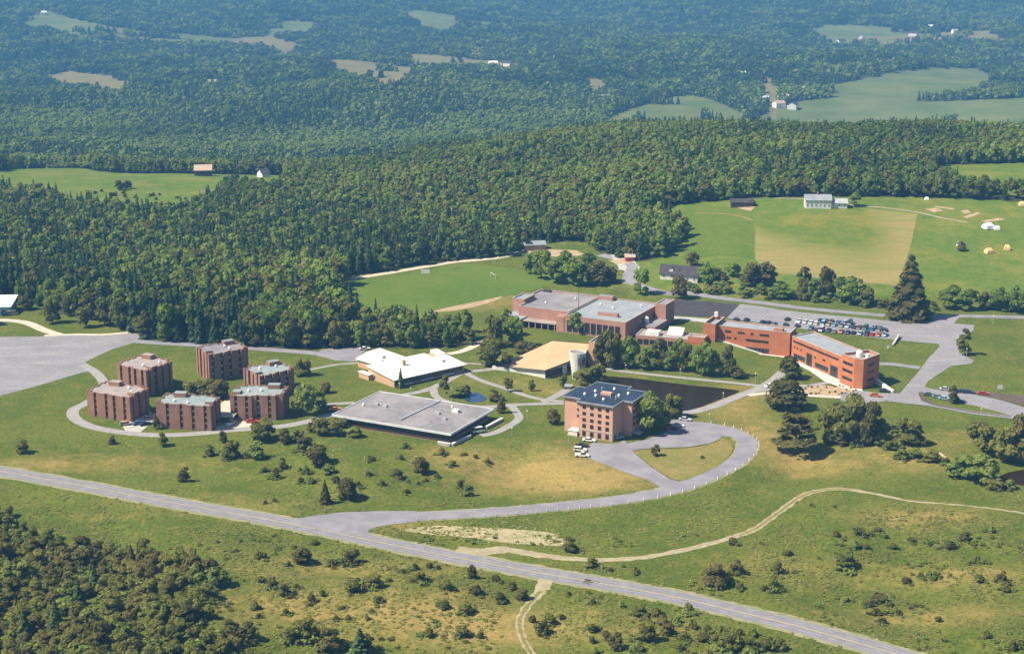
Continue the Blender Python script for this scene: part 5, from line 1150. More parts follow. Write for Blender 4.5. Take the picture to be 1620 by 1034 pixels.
TREES = [
 (1258, 716, 62, 88, 'pine', 'broad dark spreading pine on the dry slope above the drive'),
 (1243, 645, 43, 56, 'round', 'round dark tree beside the sown bed below the teaching block'),
 (1250, 598, 34, 31, 'round', 'small round tree on the lawn in front of the red teaching block'),
 (1316, 698, 58, 42, 'olive', 'westernmost tall willow in the meadow clump'), (1341, 701, 76, 50, 'olive', 'tallest willow in the middle of the meadow clump'), (1373, 703, 68, 36, 'dark', 'dark narrow tree at the east side of the meadow clump'), (1392, 698, 36, 26, 'olive', 'low willow at the east foot of the meadow clump'), (1434, 701, 40, 42, 'olive', 'round bushy tree standing apart east of the willow clump'),
 (1437, 503, 96, 80, 'darkspruce', 'huge dark conifer beside the service road junction'),
 (1525, 561, 45, 22, 'birch', 'slender pale-stemmed tree at the east car park corner'), (1508, 638, 27, 16, 'dark', 'small dark tree on the eastern lane island'),
 (1027, 686, 64, 38, 'fresh', 'tall leafy tree against the shaded side of the pink block'), (1045, 676, 40, 32, 'fresh', 'shorter leafy tree east of the pink block'), (1064, 660, 38, 30, 'olive', 'tree on the pond bank at the head of the turning circle'), (1018, 652, 34, 24, 'olive', 'tree behind the pink block at the pond edge'), (876, 670, 23, 19, 'round', 'small round dark tree on the lawn west of the pink block'), (890, 614, 24, 13, 'olive', 'thin young tree by the path below the theatre'),
 (925, 612, 30, 36, 'olive', 'brownish tree between the round tower and the pink block'), (945, 607, 34, 26, 'olive', 'tree at the western corner of the pond'), (1037, 721, 18, 14, 'dark', 'small dark tree on the turning circle island'), (1111, 727, 7, 7, 'dark', 'tiny sapling at the east end of the turning circle island'),
 (565, 512, 50, 20, 'spruce', 'tall spire spruce at the west end of the sports field'), (537, 514, 52, 22, 'spruce', 'spruce beside the tall spire at the wood corner'), (629, 528, 44, 20, 'spruce', 'pointed spruce rising above the hedge below the sports field'), (738, 536, 46, 24, 'broad', 'narrow broadleaf tree at the lower sports field edge'),
 (780, 549, 52, 30, 'olive', 'tall tree west of the theatre beside the gravel path'), (784, 579, 46, 52, 'olive', 'wide leafy tree at the back corner of the theatre lawn'), (814, 547, 46, 28, 'broad', 'tree between the gymnasium lobby and the theatre'), (806, 530, 32, 26, 'broad', 'small tree in front of the gymnasium lobby'), (913, 527, 34, 24, 'fresh', 'tree against the front wall of the gymnasium'), (800, 517, 30, 18, 'broad', 'thin tree at the western corner of the gymnasium'),
 (634, 613, 31, 13, 'spruce', 'narrow conifer at the corner of the cream-roofed building'), (704, 623, 31, 16, 'birch', 'slender tree between the cream-roofed building and the garden mound'), (793, 653, 27, 14, 'dark', 'small dark tree at the path fork behind the flat-roofed hall'), (804, 619, 25, 13, 'olive', 'western young tree on the theatre lawn'), (841, 618, 19, 10, 'olive', 'eastern young tree on the theatre lawn'),
 (478, 594, 28, 27, 'olive', 'tree east of the teal-roofed residence hall on the lawn'), (480, 657, 50, 34, 'fresh', 'largest leafy tree east of the front residence halls'), (500, 644, 36, 26, 'broad', 'middle tree of the group east of the residence halls'), (516, 621, 17, 17, 'dark', 'small dark tree on the lawn behind the residence tree group'), (509, 650, 22, 22, 'broad', 'easternmost low tree of the residence group'),
 (306, 624, 25, 27, 'olive', 'western tree in the residence courtyard'), (328, 626, 26, 30, 'dark', 'middle tree in the residence courtyard'), (346, 630, 30, 30, 'dark', 'eastern tree in the residence courtyard'), (248, 678, 20, 12, 'dark', 'thin tree at the west corner of the front residence hall'),
 (177, 702, 13, 11, 'dark', 'tiny tree on the lawn below the western loop path'), (258, 705, 20, 14, 'olive', 'small tree on the lawn below the front residence hall'), (36, 716, 20, 18, 'olive', 'lone small tree near the road at the western edge'), (291, 761, 22, 18, 'dark', 'lone round tree in the grass between the loop path and the main road'), (353, 699, 18, 12, 'dark', 'small tree at the loop path below the residence yard'),
 (1013, 465, 40, 27, 'broad', 'tree at the bend of the service road west of the black tree'), (1076, 472, 36, 24, 'dark', 'dark conical tree in front of the white house'), (1121, 449, 36, 30, 'broad', 'tree beside the eastern gable of the white house'), (1138, 448, 24, 24, 'dark', 'low dark tree east of the white house'), (1159, 437, 22, 22, 'broad', 'small tree on the slope above the service road'), (1186, 452, 36, 32, 'dark', 'western tree of the dense pair at the hay field corner'), (1210, 451, 36, 32, 'dark', 'eastern tree of the dense pair at the hay field corner'), (1096, 421, 22, 20, 'dark', 'tree behind the white house'),
 (1235, 472, 24, 32, 'broad', 'low spreading tree first in the row below the hay field'), (1272, 468, 46, 25, 'dark', 'tall narrow tree second in the row below the hay field'), (1288, 472, 32, 24, 'broad', 'shorter tree third in the row below the hay field'), (1308, 470, 48, 27, 'dark', 'tallest tree of the row below the hay field'), (1331, 477, 38, 30, 'broad', 'fifth tree in the row below the hay field'), (1351, 480, 42, 38, 'broad', 'wide tree near the east end of the row below the hay field'), (1370, 483, 30, 28, 'olive', 'last low tree of the row beside the huge conifer'),
 (1505, 488, 36, 34, 'broad', 'first tree of the roadside row east of the huge conifer'), (1530, 490, 32, 32, 'broad', 'second tree of the roadside row east of the huge conifer'), (1560, 489, 28, 24, 'olive', 'third tree of the roadside row east of the huge conifer'), (1580, 491, 38, 26, 'broad', 'fourth tree of the roadside row east of the huge conifer'), (1607, 493, 42, 32, 'broad', 'last tree of the roadside row at the eastern edge'),
 (1544, 702, 38, 34, 'olive', 'olive tree on the western side of the eastern meadow thicket'), (1564, 719, 46, 38, 'olive', 'middle tree of the eastern meadow thicket'), (1590, 730, 56, 44, 'olive', 'large olive tree of the eastern meadow thicket'), (1616, 732, 74, 40, 'dark', 'dark tree at the eastern edge of the meadow'), (1522, 755, 36, 42, 'fresh', 'light green willow at the meadow pond, western one'), (1553, 764, 44, 42, 'fresh', 'light green willow at the meadow pond, eastern one'),
 (856, 440, 44, 32, 'broad', 'westernmost tree of the grove behind the gymnasium'), (880, 447, 40, 34, 'broad', 'second tree of the grove behind the gymnasium'), (912, 450, 46, 40, 'broad', 'broad middle tree of the grove behind the gymnasium'), (945, 450, 36, 36, 'dark', 'fourth tree of the grove behind the gymnasium'), (965, 446, 24, 26, 'dark', 'low eastern tree of the grove behind the gymnasium'), (895, 436, 40, 28, 'broad', 'rear tree of the grove behind the gymnasium'), (930, 438, 38, 28, 'broad', 'rear eastern tree of the grove behind the gymnasium'), (840, 432, 34, 22, 'fresh', 'light tree at the north corner of the sports field'),
 (83, 511, 38, 25, 'olive', 'tree on the lawn between the workshop and the wood'), (135, 517, 34, 24, 'olive', 'tree at the lawn edge by the gravel tip of the west car park'), (112, 500, 40, 24, 'olive', 'tree behind the lawn tree nearest the west wood'), (42, 489, 20, 24, 'dark', 'dark bushy tree at the gable of the workshop'), (165, 514, 44, 26, 'olive', 'tree at the wood corner above the west car park'), (190, 521, 50, 28, 'olive', 'last lawn tree before the forest road'),
 (1352, 326, 20, 16, 'fresh', 'light green tree east of the white farmhouse annexe'), (1191, 326, 10, 8, 'dark', 'small conical tree beside the brown shed'), (190, 300, 14, 16, 'dark', 'dark tree standing alone in the western field'), (201, 298, 12, 14, 'dark', 'second dark tree in the western field'), (385, 275, 18, 18, 'fresh', 'light green tree between the barn and the white gabled house'), (300, 272, 18, 14, 'dark', 'dark tree at the west gable of the rusty barn'), (349, 272, 16, 14, 'dark', 'dark tree at the east gable of the rusty barn'), (437, 276, 18, 20, 'dark', 'dark tree behind the white gabled house'),
 (208, 893, 32, 20, 'darkspruce', 'tall dark conifer standing above the scrub thicket'), (160, 1030, 46, 34, 'pine', 'ragged pine with bare pale trunk at the bottom of the thicket'), (90, 1010, 60, 34, 'spruce', 'blue-green spruce in the lower thicket'), (40, 1015, 50, 32, 'spruce', 'dark spruce at the lower western corner'), (570, 1036, 44, 34, 'spruce', 'blue-green spruce at the bottom edge of the meadow'), (522, 1028, 36, 30, 'dark', 'dark tree beside the spruce at the bottom edge'), (125, 960, 44, 24, 'spruce', 'pointed spruce in the middle of the scrub thicket'), (150, 930, 36, 20, 'spruce', 'narrow spruce north of the others in the thicket'),
]
zp = lambda x, y: (900+x/4.765, 500+y/4.765)
for i, (x, y, h, w) in enumerate([(240, 385, 270, 110), (310, 392, 290, 115), (365, 372, 250, 90), (445, 395, 275, 150), (600, 402, 190, 130), (685, 396, 235, 135), (745, 406, 150, 100), (820, 412, 245, 130), (885, 414, 205, 120), (955, 425, 170, 100), (1005, 455, 260, 140), (1090, 436, 180, 110), (1150, 446, 160, 90), (1195, 455, 245, 110), (1270, 465, 95, 100)]):
    TREES.append((*zp(x, y), h/4.765, w/4.765, ['dark', 'olive', 'dark', 'broad', 'fresh', 'dark', 'fresh', 'broad', 'dark', 'fresh', 'broad', 'fresh', 'fresh', 'dark', 'dark'][i], f'tree in the dense row behind the pond path, {ORD[i]} from the theatre'))
for a in TREES: tree(*a)

# ------------------------------------------------------------------ shrubs that can be told apart
def shr(px, py, hpx, wpx, kind, label, group):
    g = G(px, py); k = mpp(g)
    return shrub_at(g, hpx*k/.95, wpx*k*1.1, kind, label, group)
def batch(lst, f, s, label, group, kinds=('shrub', 'shrub', 'dark')):
    rec = {}
    for i, (x, y, h, w) in enumerate(lst):
        kd = kinds[(i*7+int(x)) % len(kinds)]; hp = h/s
        o = shr(*f(x, y), hp, w/s, kd, label, group)
        sz = 'small' if hp < 10 else ('medium' if hp < 17 else 'large')
        rec.setdefault((sz, kd), []).append((x, o))
    if len(lst) < 2: return
    for (sz, kd), l in rec.items():
        cw = {'shrub': 'olive', 'dark': 'dark', 'fresh': 'bright green', 'yellow': 'yellow'}[kd]; l.sort(key=lambda q: q[0])
        for j, (x, o) in enumerate(l):
            o['label'] = f'{sz} {cw} {label}' if len(l) == 1 else f'{sz} {cw} {label}, {ORD[j]} such from west'
sa = lambda x, y: (330+x/3.6, 640+y/3.6)
batch([(310, 198, 110, 120), (135, 298, 90, 90), (275, 302, 90, 100), (440, 218, 80, 70), (545, 268, 90, 90), (640, 172, 100, 90), (720, 172, 90, 100), (830, 182, 60, 80), (425, 362, 62, 45), (385, 418, 60, 40), (525, 442, 35, 40), (590, 447, 40, 50), (680, 393, 55, 65), (855, 467, 40, 35), (725, 442, 45, 50), (925, 317, 40, 50), (1095, 312, 35, 30), (1120, 247, 45, 50), (1075, 412, 50, 60), (990, 457, 30, 35), (910, 402, 35, 35), (1140, 442, 20, 20), (1195, 452, 25, 25), (1240, 437, 30, 25), (1300, 417, 30, 40), (1130, 502, 30, 40), (1435, 467, 48, 45), (1480, 518, 66, 55), (325, 562, 25, 25), (375, 552, 25, 22), (1330, 287, 45, 50), (1460, 287, 25, 30), (1385, 347, 40, 40), (1590, 332, 35, 40), (1520, 302, 25, 30), (320, 382, 35, 40), (520, 372, 20, 25), (555, 392, 50, 35), (10, 290, 60, 50), (600, 150, 70, 70), (510, 200, 60, 60), (770, 130, 60, 50)],
      sa, 3.6, 'shrub on the slope above the main road', 'shrubs on the slope above the main road', ('shrub', 'dark', 'shrub', 'dark', 'fresh'))
tree(*sa(622, 338), 125/3.6, 110/3.6, 'round', 'large round dark tree on the slope west of the flat-roofed hall')
tree(*sa(665, 560), 135/3.6, 80/3.6, 'darkspruce', 'dark conifer of the pair above the road junction')
tree(*sa(788, 536), 122/3.6, 100/3.6, 'round', 'round dark tree beside the conifer above the road junction')
tree(*sa(1207, 388), 92/3.6, 86/3.6, 'round', 'round dark tree on the slope in front of the flat-roofed hall')
sb = lambda x, y: (400+x/3.522, 820+y/3.522)
batch([(345, 142, 30, 50), (45, 218, 50, 70), (270, 248, 90, 100), (445, 258, 45, 60), (545, 244, 85, 80), (200, 262, 35, 30), (45, 353, 40, 50), (110, 383, 65, 50), (175, 424, 70, 65), (240, 388, 35, 40), (325, 464, 55, 45), (385, 428, 40, 45), (180, 538, 45, 45), (290, 668, 120, 110), (200, 684, 80, 70), (440, 724, 110, 90), (640, 744, 100, 80), (565, 404, 80, 90), (670, 383, 75, 90), (700, 463, 40, 70), (760, 348, 30, 40), (900, 283, 45, 40), (985, 273, 35, 45), (1030, 278, 25, 30), (1220, 334, 80, 50), (1240, 414, 55, 70), (1380, 464, 60, 55), (1445, 393, 50, 55), (1495, 448, 60, 70), (1350, 348, 40, 60), (1060, 493, 50, 70), (1185, 523, 60, 70), (985, 654, 50, 70), (1165, 654, 65, 75), (1270, 663, 40, 45), (640, 562, 25, 30), (530, 558, 25, 40), (465, 562, 30, 35), (500, 498, 25, 35), (665, 522, 25, 30), (1560, 574, 50, 40), (1600, 644, 90, 70), (15, 504, 50, 40), (30, 548, 35, 35), (830, 303, 30, 40), (930, 353, 60, 60), (1080, 393, 60, 60), (600, 247, 25, 30)],
      sb, 3.522, 'shrub in the front meadow', 'shrubs in the front meadow')
sc_ = lambda x, y: (820+x/3.774, 760+y/3.774)
batch([(310, 418, 80, 80), (440, 513, 60, 60), (545, 538, 30, 45), (690, 548, 45, 55), (1170, 624, 130, 140), (1245, 608, 80, 70), (1300, 553, 75, 80), (1280, 378, 50, 70), (1545, 543, 65, 60), (1520, 648, 70, 60), (1465, 653, 50, 50), (1325, 643, 45, 60)],
      sc_, 3.774, 'shrub between dirt track and main road', 'shrubs between track and road', ('shrub', 'dark', 'shrub'))
batch([(190, 854, 75, 65), (255, 828, 40, 45), (85, 843, 50, 50), (150, 924, 60, 60), (120, 903, 60, 50), (440, 733, 40, 40), (435, 904, 60, 90), (440, 968, 50, 40), (610, 753, 40, 50), (720, 804, 65, 70), (765, 954, 120, 90), (820, 803, 60, 60), (890, 914, 70, 80), (935, 844, 60, 70), (1015, 794, 70, 50), (985, 944, 60, 80), (960, 1004, 50, 60), (580, 1004, 100, 80), (700, 1014, 60, 80), (1100, 954, 60, 80), (1130, 903, 50, 50), (1260, 1014, 120, 110), (1320, 934, 60, 70), (1400, 924, 60, 70), (1480, 1004, 80, 90), (1560, 1004, 70, 70), (20, 704, 60, 60), (300, 683, 30, 30), (450, 1028, 40, 60), (520, 934, 50, 60), (760, 850, 60, 70), (1050, 880, 60, 70), (860, 850, 60, 80), (1200, 900, 60, 60), (1370, 1010, 90, 90), (1190, 980, 70, 70)],
      sc_, 3.774, 'bush in the roadside thicket', 'bushes in the roadside thicket', ('shrub', 'fresh', 'shrub', 'shrub', 'dark'))
se = lambda x, y: (1220+x/3.7725, 760+y/3.7725)
batch([(490, 398, 50, 80), (570, 403, 30, 40), (730, 403, 30, 60), (1060, 398, 50, 90), (1155, 353, 50, 90), (935, 383, 30, 60), (680, 338, 30, 50), (640, 298, 25, 60), (440, 514, 85, 90), (100, 443, 35, 60), (30, 543, 65, 60), (25, 624, 50, 50), (1310, 308, 45, 45), (1225, 483, 40, 50), (1180, 493, 30, 30), (1265, 493, 35, 40), (970, 583, 50, 80), (890, 573, 30, 35), (805, 608, 40, 60), (1240, 603, 50, 60), (1375, 603, 60, 60), (1390, 658, 40, 60), (585, 748, 40, 60), (650, 724, 55, 120), (750, 798, 40, 50), (275, 753, 35, 50), (440, 713, 35, 60), (1000, 843, 40, 50), (1285, 938, 45, 50), (1440, 1008, 60, 65), (1495, 993, 50, 50), (380, 330, 40, 60), (520, 320, 50, 80), (840, 360, 25, 60), (240, 150, 25, 30), (380, 158, 18, 25), (620, 800, 50, 80), (660, 850, 40, 60)],
      se, 3.7725, 'shrub in the meadow below the dirt track', 'shrubs in the eastern meadow', ('shrub', 'shrub', 'fresh', 'dark'))
sm = lambda x, y: (1180+x/3.68, 570+y/3.68)
batch([(845, 513, 50, 70), (905, 573, 60, 70), (980, 563, 50, 80), (1080, 583, 60, 90), (890, 503, 40, 60), (1450, 743, 60, 100), (1540, 743, 50, 60), (1030, 493, 50, 60), (780, 490, 60, 80), (560, 490, 60, 80), (480, 480, 60, 70), (1160, 600, 40, 60), (640, 500, 50, 60)],
      sm, 3.68, 'shrub in the damp hollow by the willows', 'shrubs in the damp hollow', ('fresh', 'shrub', 'fresh', 'dark'))
shr(*sm(1357, 392), 10, 9, 'yellow', 'yellow flowering shrub below the eastern lane', None)
batch([(1110, 592, 100, 150), (1210, 582, 105, 80), (1470, 632, 110, 110), (1150, 560, 80, 90), (1500, 630, 90, 80), (1060, 590, 60, 80)], za, 6.08, 'shrub on the mound by the garden pool', 'shrubs on the garden mound', ('fresh', 'shrub', 'dark'))
shr(831, 556, 16, 34, 'dark', 'dark clipped shrub mass beside the theatre roof', None)
batch([(1520, 396, 14, 14)], lambda x, y: (x, y), 1, 'dark shrub in front of the lone white tent', None, ('dark',))
# young plants in the sown bed and the scrub below the western field
r2 = random.Random(5)
for i in range(26):
    x, y = r2.uniform(1265, 1355), r2.uniform(610, 624); shr(x, y, r2.uniform(2.5, 4), r2.uniform(3, 5), 'shrub', 'small young plant in the sown bed below the teaching block', 'young plants in the sown bed')
for i in range(40):
    x, y = r2.gauss(190, 42), r2.uniform(303, 330); shr(x, y, r2.uniform(4, 7), r2.uniform(5, 8), 'dark', 'dark low bush at the bottom of the western field', 'bushes in the western field')
for i in range(60):
    x = r2.uniform(1090, 1400); y = 452+(x-1090)*.08+r2.uniform(0, 12); shr(x, y, r2.uniform(6, 13), r2.uniform(9, 18), r2.choice(['fresh', 'shrub', 'fresh']), 'green bush in the rough strip above the service road', 'bushes above the service road')
for i in range(14):
    x = r2.uniform(1470, 1640); y = 492+r2.uniform(-10, 2); shr(x, y, r2.uniform(7, 14), r2.uniform(10, 20), r2.choice(['fresh', 'shrub']), 'bush between the roadside trees east of the huge conifer', 'bushes beside the eastern service road')
# thicket at lower west: the largest bushes as things, the small ones as undergrowth
TH = [G(*q)[:2] for q in [(-160, 822), (0, 812), (45, 838), (110, 868), (180, 862), (240, 880), (300, 890), (345, 878), (355, 910), (335, 950), (330, 990), (400, 1010), (420, 1040), (420, 1100), (-200, 1100)]]
xs = [p[0] for p in TH]; ys = [p[1] for p in TH]
n_th = 0
cand = []
while len(cand) < 900:
    x, y = r2.uniform(max(min(xs), -190), max(xs)), r2.uniform(min(ys), max(ys))
    if inpoly(np.array([x]), np.array([y]), TH)[0] and abs(x) < .345*y+12 and y > 350: cand.append((x, y))
kept = []
for x, y in cand:
    if all((x-a)**2+(y-b)**2 > 5.5 for a, b in kept): kept.append((x, y))
for i, (x, y) in enumerate(kept[:280]):
    h = r2.uniform(2.6, 6.2); k = r2.random()
    shrub_at((x, y, float(height(x, y))), h, h*r2.uniform(.8, 1.15), 'shrub' if k < .62 else ('dark' if k < .92 else 'fresh'), 'bush in the dense scrub thicket at the lower western corner', 'bushes of the scrub thicket', 'thicket_bush')

# ------------------------------------------------------------------ scattered masses: woods, undergrowth, grass
def scatter(name, pts, scl, protos, label, cat_kind='stuff'):
    """many copies of a few meshes standing on given spots, as one mass"""
    n = len(pts); me = bpy.data.meshes.new(name)
    me.vertices.add(n); me.vertices.foreach_set('co', np.asarray(pts, np.float32).ravel())
    a = me.attributes.new('scl', 'FLOAT_VECTOR', 'POINT'); a.data.foreach_set('vector', np.asarray(scl, np.float32).ravel())
    a = me.attributes.new('rot', 'FLOAT_VECTOR', 'POINT'); rv = np.zeros((n, 3), np.float32); rv[:, 2] = rng.uniform(0, 6.28, n); a.data.foreach_set('vector', rv.ravel())
    a = me.attributes.new('pick', 'INT', 'POINT'); a.data.foreach_set('value', rng.integers(0, len(protos), n).astype(np.int32))
    me.update()
    o = link(name, me); tag(o, label, None, None, 'stuff')
    ng = bpy.data.node_groups.new(name, 'GeometryNodeTree')
    ng.interface.new_socket('Geometry', in_out='INPUT', socket_type='NodeSocketGeometry'); ng.interface.new_socket('Geometry', in_out='OUTPUT', socket_type='NodeSocketGeometry')
    gi = ng.nodes.new('NodeGroupInput'); go = ng.nodes.new('NodeGroupOutput'); ip = ng.nodes.new('GeometryNodeInstanceOnPoints'); jn = ng.nodes.new('GeometryNodeJoinGeometry')
    for k, pm in enumerate(protos):
        po = bpy.data.objects.new(name+'_piece', pm)
        oi = ng.nodes.new('GeometryNodeObjectInfo'); oi.inputs['Object'].default_value = po; oi.inputs['As Instance'].default_value = True
        ng.links.new(oi.outputs['Geometry'], jn.inputs[0])
    def na(nm, t):
        q = ng.nodes.new('GeometryNodeInputNamedAttribute'); q.data_type = t; q.inputs['Name'].default_value = nm; return q.outputs['Attribute']
    ng.links.new(gi.outputs[0], ip.inputs['Points']); ng.links.new(jn.outputs[0], ip.inputs['Instance'])
    ip.inputs['Pick Instance'].default_value = True
    ng.links.new(na('pick', 'INT'), ip.inputs['Instance Index'])
    e2r = ng.nodes.new('FunctionNodeEulerToRotation'); ng.links.new(na('rot', 'FLOAT_VECTOR'), e2r.inputs[0]); ng.links.new(e2r.outputs[0], ip.inputs['Rotation'])
    ng.links.new(na('scl', 'FLOAT_VECTOR'), ip.inputs['Scale']); ng.links.new(ip.outputs[0], go.inputs[0])
    md = o.modifiers.new('scatter', 'NODES'); md.node_group = ng
    return o
def jgrid(x0, x1, y0, y1, s):
    xx, yy = np.meshgrid(np.arange(x0, x1, s), np.arange(y0, y1, s)); xx = xx.ravel()+rng.uniform(-.45, .45, xx.size)*s; yy = yy.ravel()+rng.uniform(-.45, .45, yy.size)*s
    k = np.abs(xx) < .355*yy+45
    return xx[k], yy[k]
def trunk_cards(h, w, col=1):
    v = []
    for a in (0, 1.57):
        c, s = math.cos(a)*w, math.sin(a)*w; v += [(-c, -s, -.5), (c, s, -.5), (c*.5, s*.5, h), (-c*.5, -s*.5, h)]
    return np.array(v)
# mid-distance wood
mx_, my_ = jgrid(-520, 560, 640, 1410, 4.7)
k = forest_mask(mx_, my_) & (my_ < 1405); mx_, my_ = mx_[k], my_[k]
mz_ = height(mx_, my_)
edge_left = sstep(60, -160, mx_)
confrac = .08+.36*edge_left*sstep(1250, 850, my_)*(vnoise(mx_, my_, 90, 5) > .30)+.3*(vnoise(mx_, my_, 60, 6) > .68)
iscon = rng.random(len(mx_)) < confrac
hgt = np.where(rng.random(len(mx_)) < .12, rng.uniform(6, 9, len(mx_)), rng.uniform(9, 13.5, len(mx_)))*(1+.3*(vnoise(mx_, my_, 70, 8)-.5))*(1+.32*sstep(880, 720, my_))
hgt = hgt*np.where((mx_ > -75) & (mx_ < -5) & (my_ < 735), .62, 1.0)
vis = np.argsort(my_-np.where(forest_mask(mx_, my_-9), 0, 60))           # trees on the open edge and nearest ones first
inview = np.abs(mx_) < .325*my_
single = [i for i in vis if inview[i]]
nb = [i for i in single if not iscon[i]][:170]; nc = [i for i in single if iscon[i]][:120]
used = np.zeros(len(mx_), bool)
for i in nb:
    used[i] = True; h = hgt[i]; tree_at((mx_[i], my_[i], mz_[i]), h, h*rng.uniform(.52, .70), ['broad', 'broad', 'olive', 'birch'][i % 4], 'broadleaf tree at the near edge of the mixed wood', 'forest_tree', 'broadleaf trees along the wood edge')
for i in nc:
    used[i] = True; h = hgt[i]*1.15; tree_at((mx_[i], my_[i], mz_[i]), h, h*rng.uniform(.32, .42), 'spruce', 'pointed conifer at the near edge of the mixed wood', 'forest_conifer', 'conifers along the wood edge')
wood_b = [card_mesh('wood_broad', [(broad_crown(100+s, 420, 10, 6.4, .06, 13, .62), 0), (trunk_cards(4, .16), 1)], [leaf_broad, bark]) for s in range(4)]
wood_b += [card_mesh('wood_olive', [(broad_crown(120+s, 420, 10, 6.4, .06, 13, .62), 0), (trunk_cards(4, .16), 1)], [leaf_olive, bark]) for s in range(2)]
wood_b += [card_mesh('wood_fresh', [(broad_crown(140, 420, 10, 6.4, .06, 13, .62), 0)], [leaf_fresh])]
wood_c = [card_mesh('wood_conifer', [(spruce_crown(100+s, 420, 12, 4.6, .06, .6), 0)], [leaf_con]) for s in range(3)]
def put(name, sel, protos, H0, W0, ratio, label):
    h = hgt[sel]*(1.18 if 'conifer' in name else 1.0); w = h*rng.uniform(ratio[0], ratio[1], len(h))
    scatter(name, np.stack([mx_[sel], my_[sel], mz_[sel]-.2], 1), np.stack([w/W0, w/W0, h/H0], 1), protos, label)
put('broadleaf_wood', ~used & ~iscon, wood_b, 10, 6.4, (.46, .64), 'mixed broadleaf wood covering the ridge behind the campus')
put('conifer_wood', ~used & iscon, wood_c, 12, 4.6, (.30, .42), 'dark conifers mixed through the wood behind the campus')
# valley woods
fx_, fy_ = jgrid(-1000, 1000, 1400, 2500, 7.6)
k = forest_mask(fx_, fy_); fx_, fy_ = fx_[k], fy_[k]; fz_ = height(fx_, fy_)
con = rng.random(len(fx_)) < np.where(vnoise(fx_, fy_, 160, 9) > .42, .75, .3)
far_b = [card_mesh('valley_broad', [(broad_crown(200+s, 110, 10, 8.6, .05, 8, 1.35), 0)], [leaf_broad]) for s in range(3)]
far_c = [card_mesh('valley_conifer', [(spruce_crown(200+s, 110, 12, 6, .05, 1.3), 0)], [leaf_con]) for s in range(2)]
h = rng.uniform(9, 15, len(fx_))
for nm, sel, pr, H0, lab in (('valley_broadleaf_wood', ~con, far_b, 10, 'broadleaf woods in the valley beyond the ridge'), ('valley_conifer_wood', con, far_c, 12, 'dark conifer woods in the valley beyond the ridge')):
    s_ = h[sel]/H0; scatter(nm, np.stack([fx_[sel], fy_[sel], fz_[sel]-.3], 1), np.stack([s_*.95, s_*.95, s_], 1), pr, lab)
# far hillside: tufts of several trees at a time
def clump(seed, con_):
    r = np.random.default_rng(seed); v = []
    for q in range(10):
        x, y = r.uniform(-13, 13, 2); h_ = r.uniform(9, 14)
        c = spruce_crown(seed*20+q, 46, h_, h_*.5, .05, 1.5) if r.random() < con_ else broad_crown(seed*20+q, 48, h_, h_*.85, .02, 6, 1.7)
        v.append(c+np.array([x, y, 0]))
    return np.concatenate(v)
hx, hy = jgrid(-2200, 2200, 2500, 5900, 22)
k = forest_mask(hx, hy); hx, hy = hx[k], hy[k]; hz = height(hx, hy)
cl_p = [card_mesh('hill_wood', [(clump(300+s, .15), 0)], [leaf_broad]) for s in range(2)]+[card_mesh('hill_conifer', [(clump(320+s, .6), 0)], [leaf_con]) for s in range(4)]
s_ = rng.uniform(.85, 1.2, len(hx))
scatter('hillside_wood', np.stack([hx, hy, hz-.5], 1), np.stack([s_, s_, s_], 1), cl_p, 'unbroken woods on the far blue hillside')
# hedgerow trees standing in the far fields
# small undergrowth and grass tussocks on rough ground
def tuft(seed, n, w, h, size):
    r = np.random.default_rng(seed); a = r.uniform(0, 6.28, n); rad = w*np.sqrt(r.uniform(0, 1, n)); C = np.stack([rad*np.cos(a), rad*np.sin(a), r.uniform(.05, h, n)], 1)
    return cards(C, np.stack([np.cos(a)*.4, np.sin(a)*.4, np.ones(n)], 1), size, r)
tz = [card_mesh('tussock', [(tuft(s, 16, .55, .35, .22), 0)], [grass_tuft_mat]) for s in range(4)]
ug = [card_mesh('undergrowth', [(tuft(30+s, 40, .8, .9, .24), 0)], [leaf_shrub if s % 2 else leaf_fresh]) for s in range(4)]
_road = np.array([p[:2] for p in MAIN+DRIVE+TRACK+TRACK2])
def clear(x, y, d=4.6):
    m = np.ones(len(x), bool)
    for q in _road: m &= (x-q[0])**2+(y-q[1])**2 > d*d
    return m & ~inpoly(x, y, W(LOOPY)) & ~inpoly(x, y, W(MOUTH))
sx_, sy_ = jgrid(-200, 200, 350, 530, 1.35)
den = .25+.75*(vnoise(sx_, sy_, 13, 21) > .48)
k = (rng.random(len(sx_)) < den*.6*sstep(510, 455, sy_)) & clear(sx_, sy_, 5.0) & ~((sy_ > 500) & (sx_ < -60)); sx_, sy_ = sx_[k], sy_[k]
s_ = rng.uniform(.5, 1.25, len(sx_))
scatter('rough_grass', np.stack([sx_, sy_, height(sx_, sy_)-.03], 1), np.stack([s_, s_, s_*.8], 1), tz, 'tussocky rough grass over the meadows')
ux_, uy_ = jgrid(-200, 200, 350, 500, 2.3)
inT = inpoly(ux_, uy_, TH)
k = (inT & (rng.random(len(ux_)) < .75)) | ((vnoise(ux_, uy_, 11, 31) > .66) & (uy_ < 455) & (rng.random(len(ux_)) < .3))
k &= clear(ux_, uy_, 5.5) & ~((uy_ > 470) & (ux_ < -40)); ux_, uy_ = ux_[k], uy_[k]
s_ = rng.uniform(.6, 1.5, len(ux_))*np.where(inpoly(ux_, uy_, TH), 1.35, .8)
_ex = [(x+w*.5*random.uniform(.5, 1.7)*math.cos(a), y+w*.5*random.uniform(.5, 1.7)*math.sin(a), h*random.uniform(.18, .5)) for x, y, h, w in SH_POS for a in [random.uniform(0, 6.28) for _ in range(random.randint(2, 7))]]
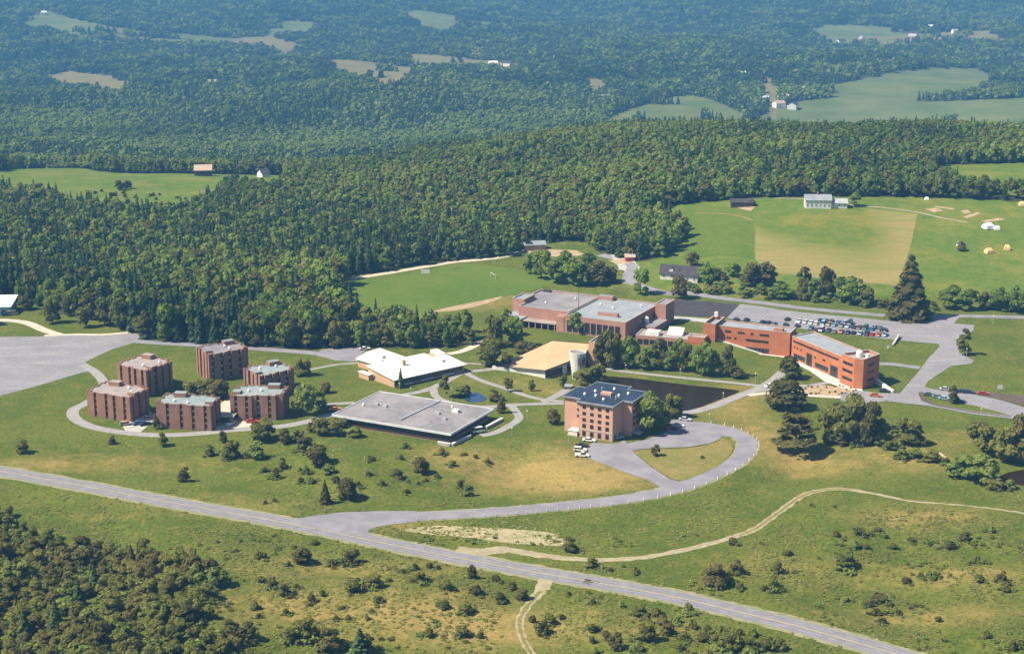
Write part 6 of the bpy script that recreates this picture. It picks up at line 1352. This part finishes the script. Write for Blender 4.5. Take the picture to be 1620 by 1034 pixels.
_ex = np.array(_ex); ux_ = np.concatenate([ux_, _ex[:, 0]]); uy_ = np.concatenate([uy_, _ex[:, 1]]); s_ = np.concatenate([s_, _ex[:, 2]]); k = clear(ux_, uy_, 5.0); ux_, uy_, s_ = ux_[k], uy_[k], s_[k]
scatter('undergrowth', np.stack([ux_, uy_, height(ux_, uy_)-.05], 1), np.stack([s_, s_, s_], 1), ug, 'low leafy undergrowth in the meadows and thicket')
# scattered stones on the sandy bank by the drive
stones = MB()
_r = random.Random(9)
def stone(x, y, s):
    z = float(height(x, y)); n = 6; a = [_r.uniform(-.2, .2)+6.28*k/n for k in range(n)]
    lo = [(x+s*math.cos(q), y+s*math.sin(q), z-.1) for q in a]; hi = [(x+s*.6*math.cos(q), y+s*.6*math.sin(q), z+s*_r.uniform(.3, .6)) for q in a]
    for i in range(n): j = (i+1) % n; stones.face([lo[i], lo[j], hi[j], hi[i]])
    stones.face(hi)
for q in range(120):
    if q < 100: p = G(_r.gauss(810, 45), _r.gauss(846, 9))
    elif q < 112: p = G(_r.gauss(530, 18), _r.gauss(718, 4))
    else: p = G(_r.gauss(615, 20), _r.gauss(728, 6))
    stone(p[0], p[1], _r.uniform(.12, .42))
tag(stones.build('rubble', two_tone('pale_stone', (.42, .37, .28), (.34, .30, .22))), 'pale stones on the sandy bank below the drive', None, None, 'stuff')
sheet('sandy_bank', smooth([G(*q)[:2] for q in [(640, 838), (690, 831), (760, 834), (830, 838), (880, 845), (895, 862), (860, 862), (800, 858), (740, 850), (680, 845)]], 4, True), .05, two_tone('sandy', (.36, .30, .18), (.24, .23, .10), .25, .95, (.48, .42, .30), .9), 2.0)

# ------------------------------------------------------------------ air
m = MB(); m.box(-5200, -300, -220, 5200, 7800, 520)
hz_m = bpy.data.materials.new('haze'); hz_m.use_nodes = True; nt = hz_m.node_tree
for n in list(nt.nodes): nt.nodes.remove(n)
o = nt.nodes.new('ShaderNodeOutputMaterial'); pv = nt.nodes.new('ShaderNodeVolumePrincipled')
pv.inputs['Color'].default_value = (.17, .50, 1.0, 1); pv.inputs['Density'].default_value = HAZE; pv.inputs['Anisotropy'].default_value = 0.0
nt.links.new(pv.outputs[0], o.inputs['Volume'])
tag(m.build('haze', hz_m), 'thin blue summer haze filling the valley air', None, None, 'stuff')
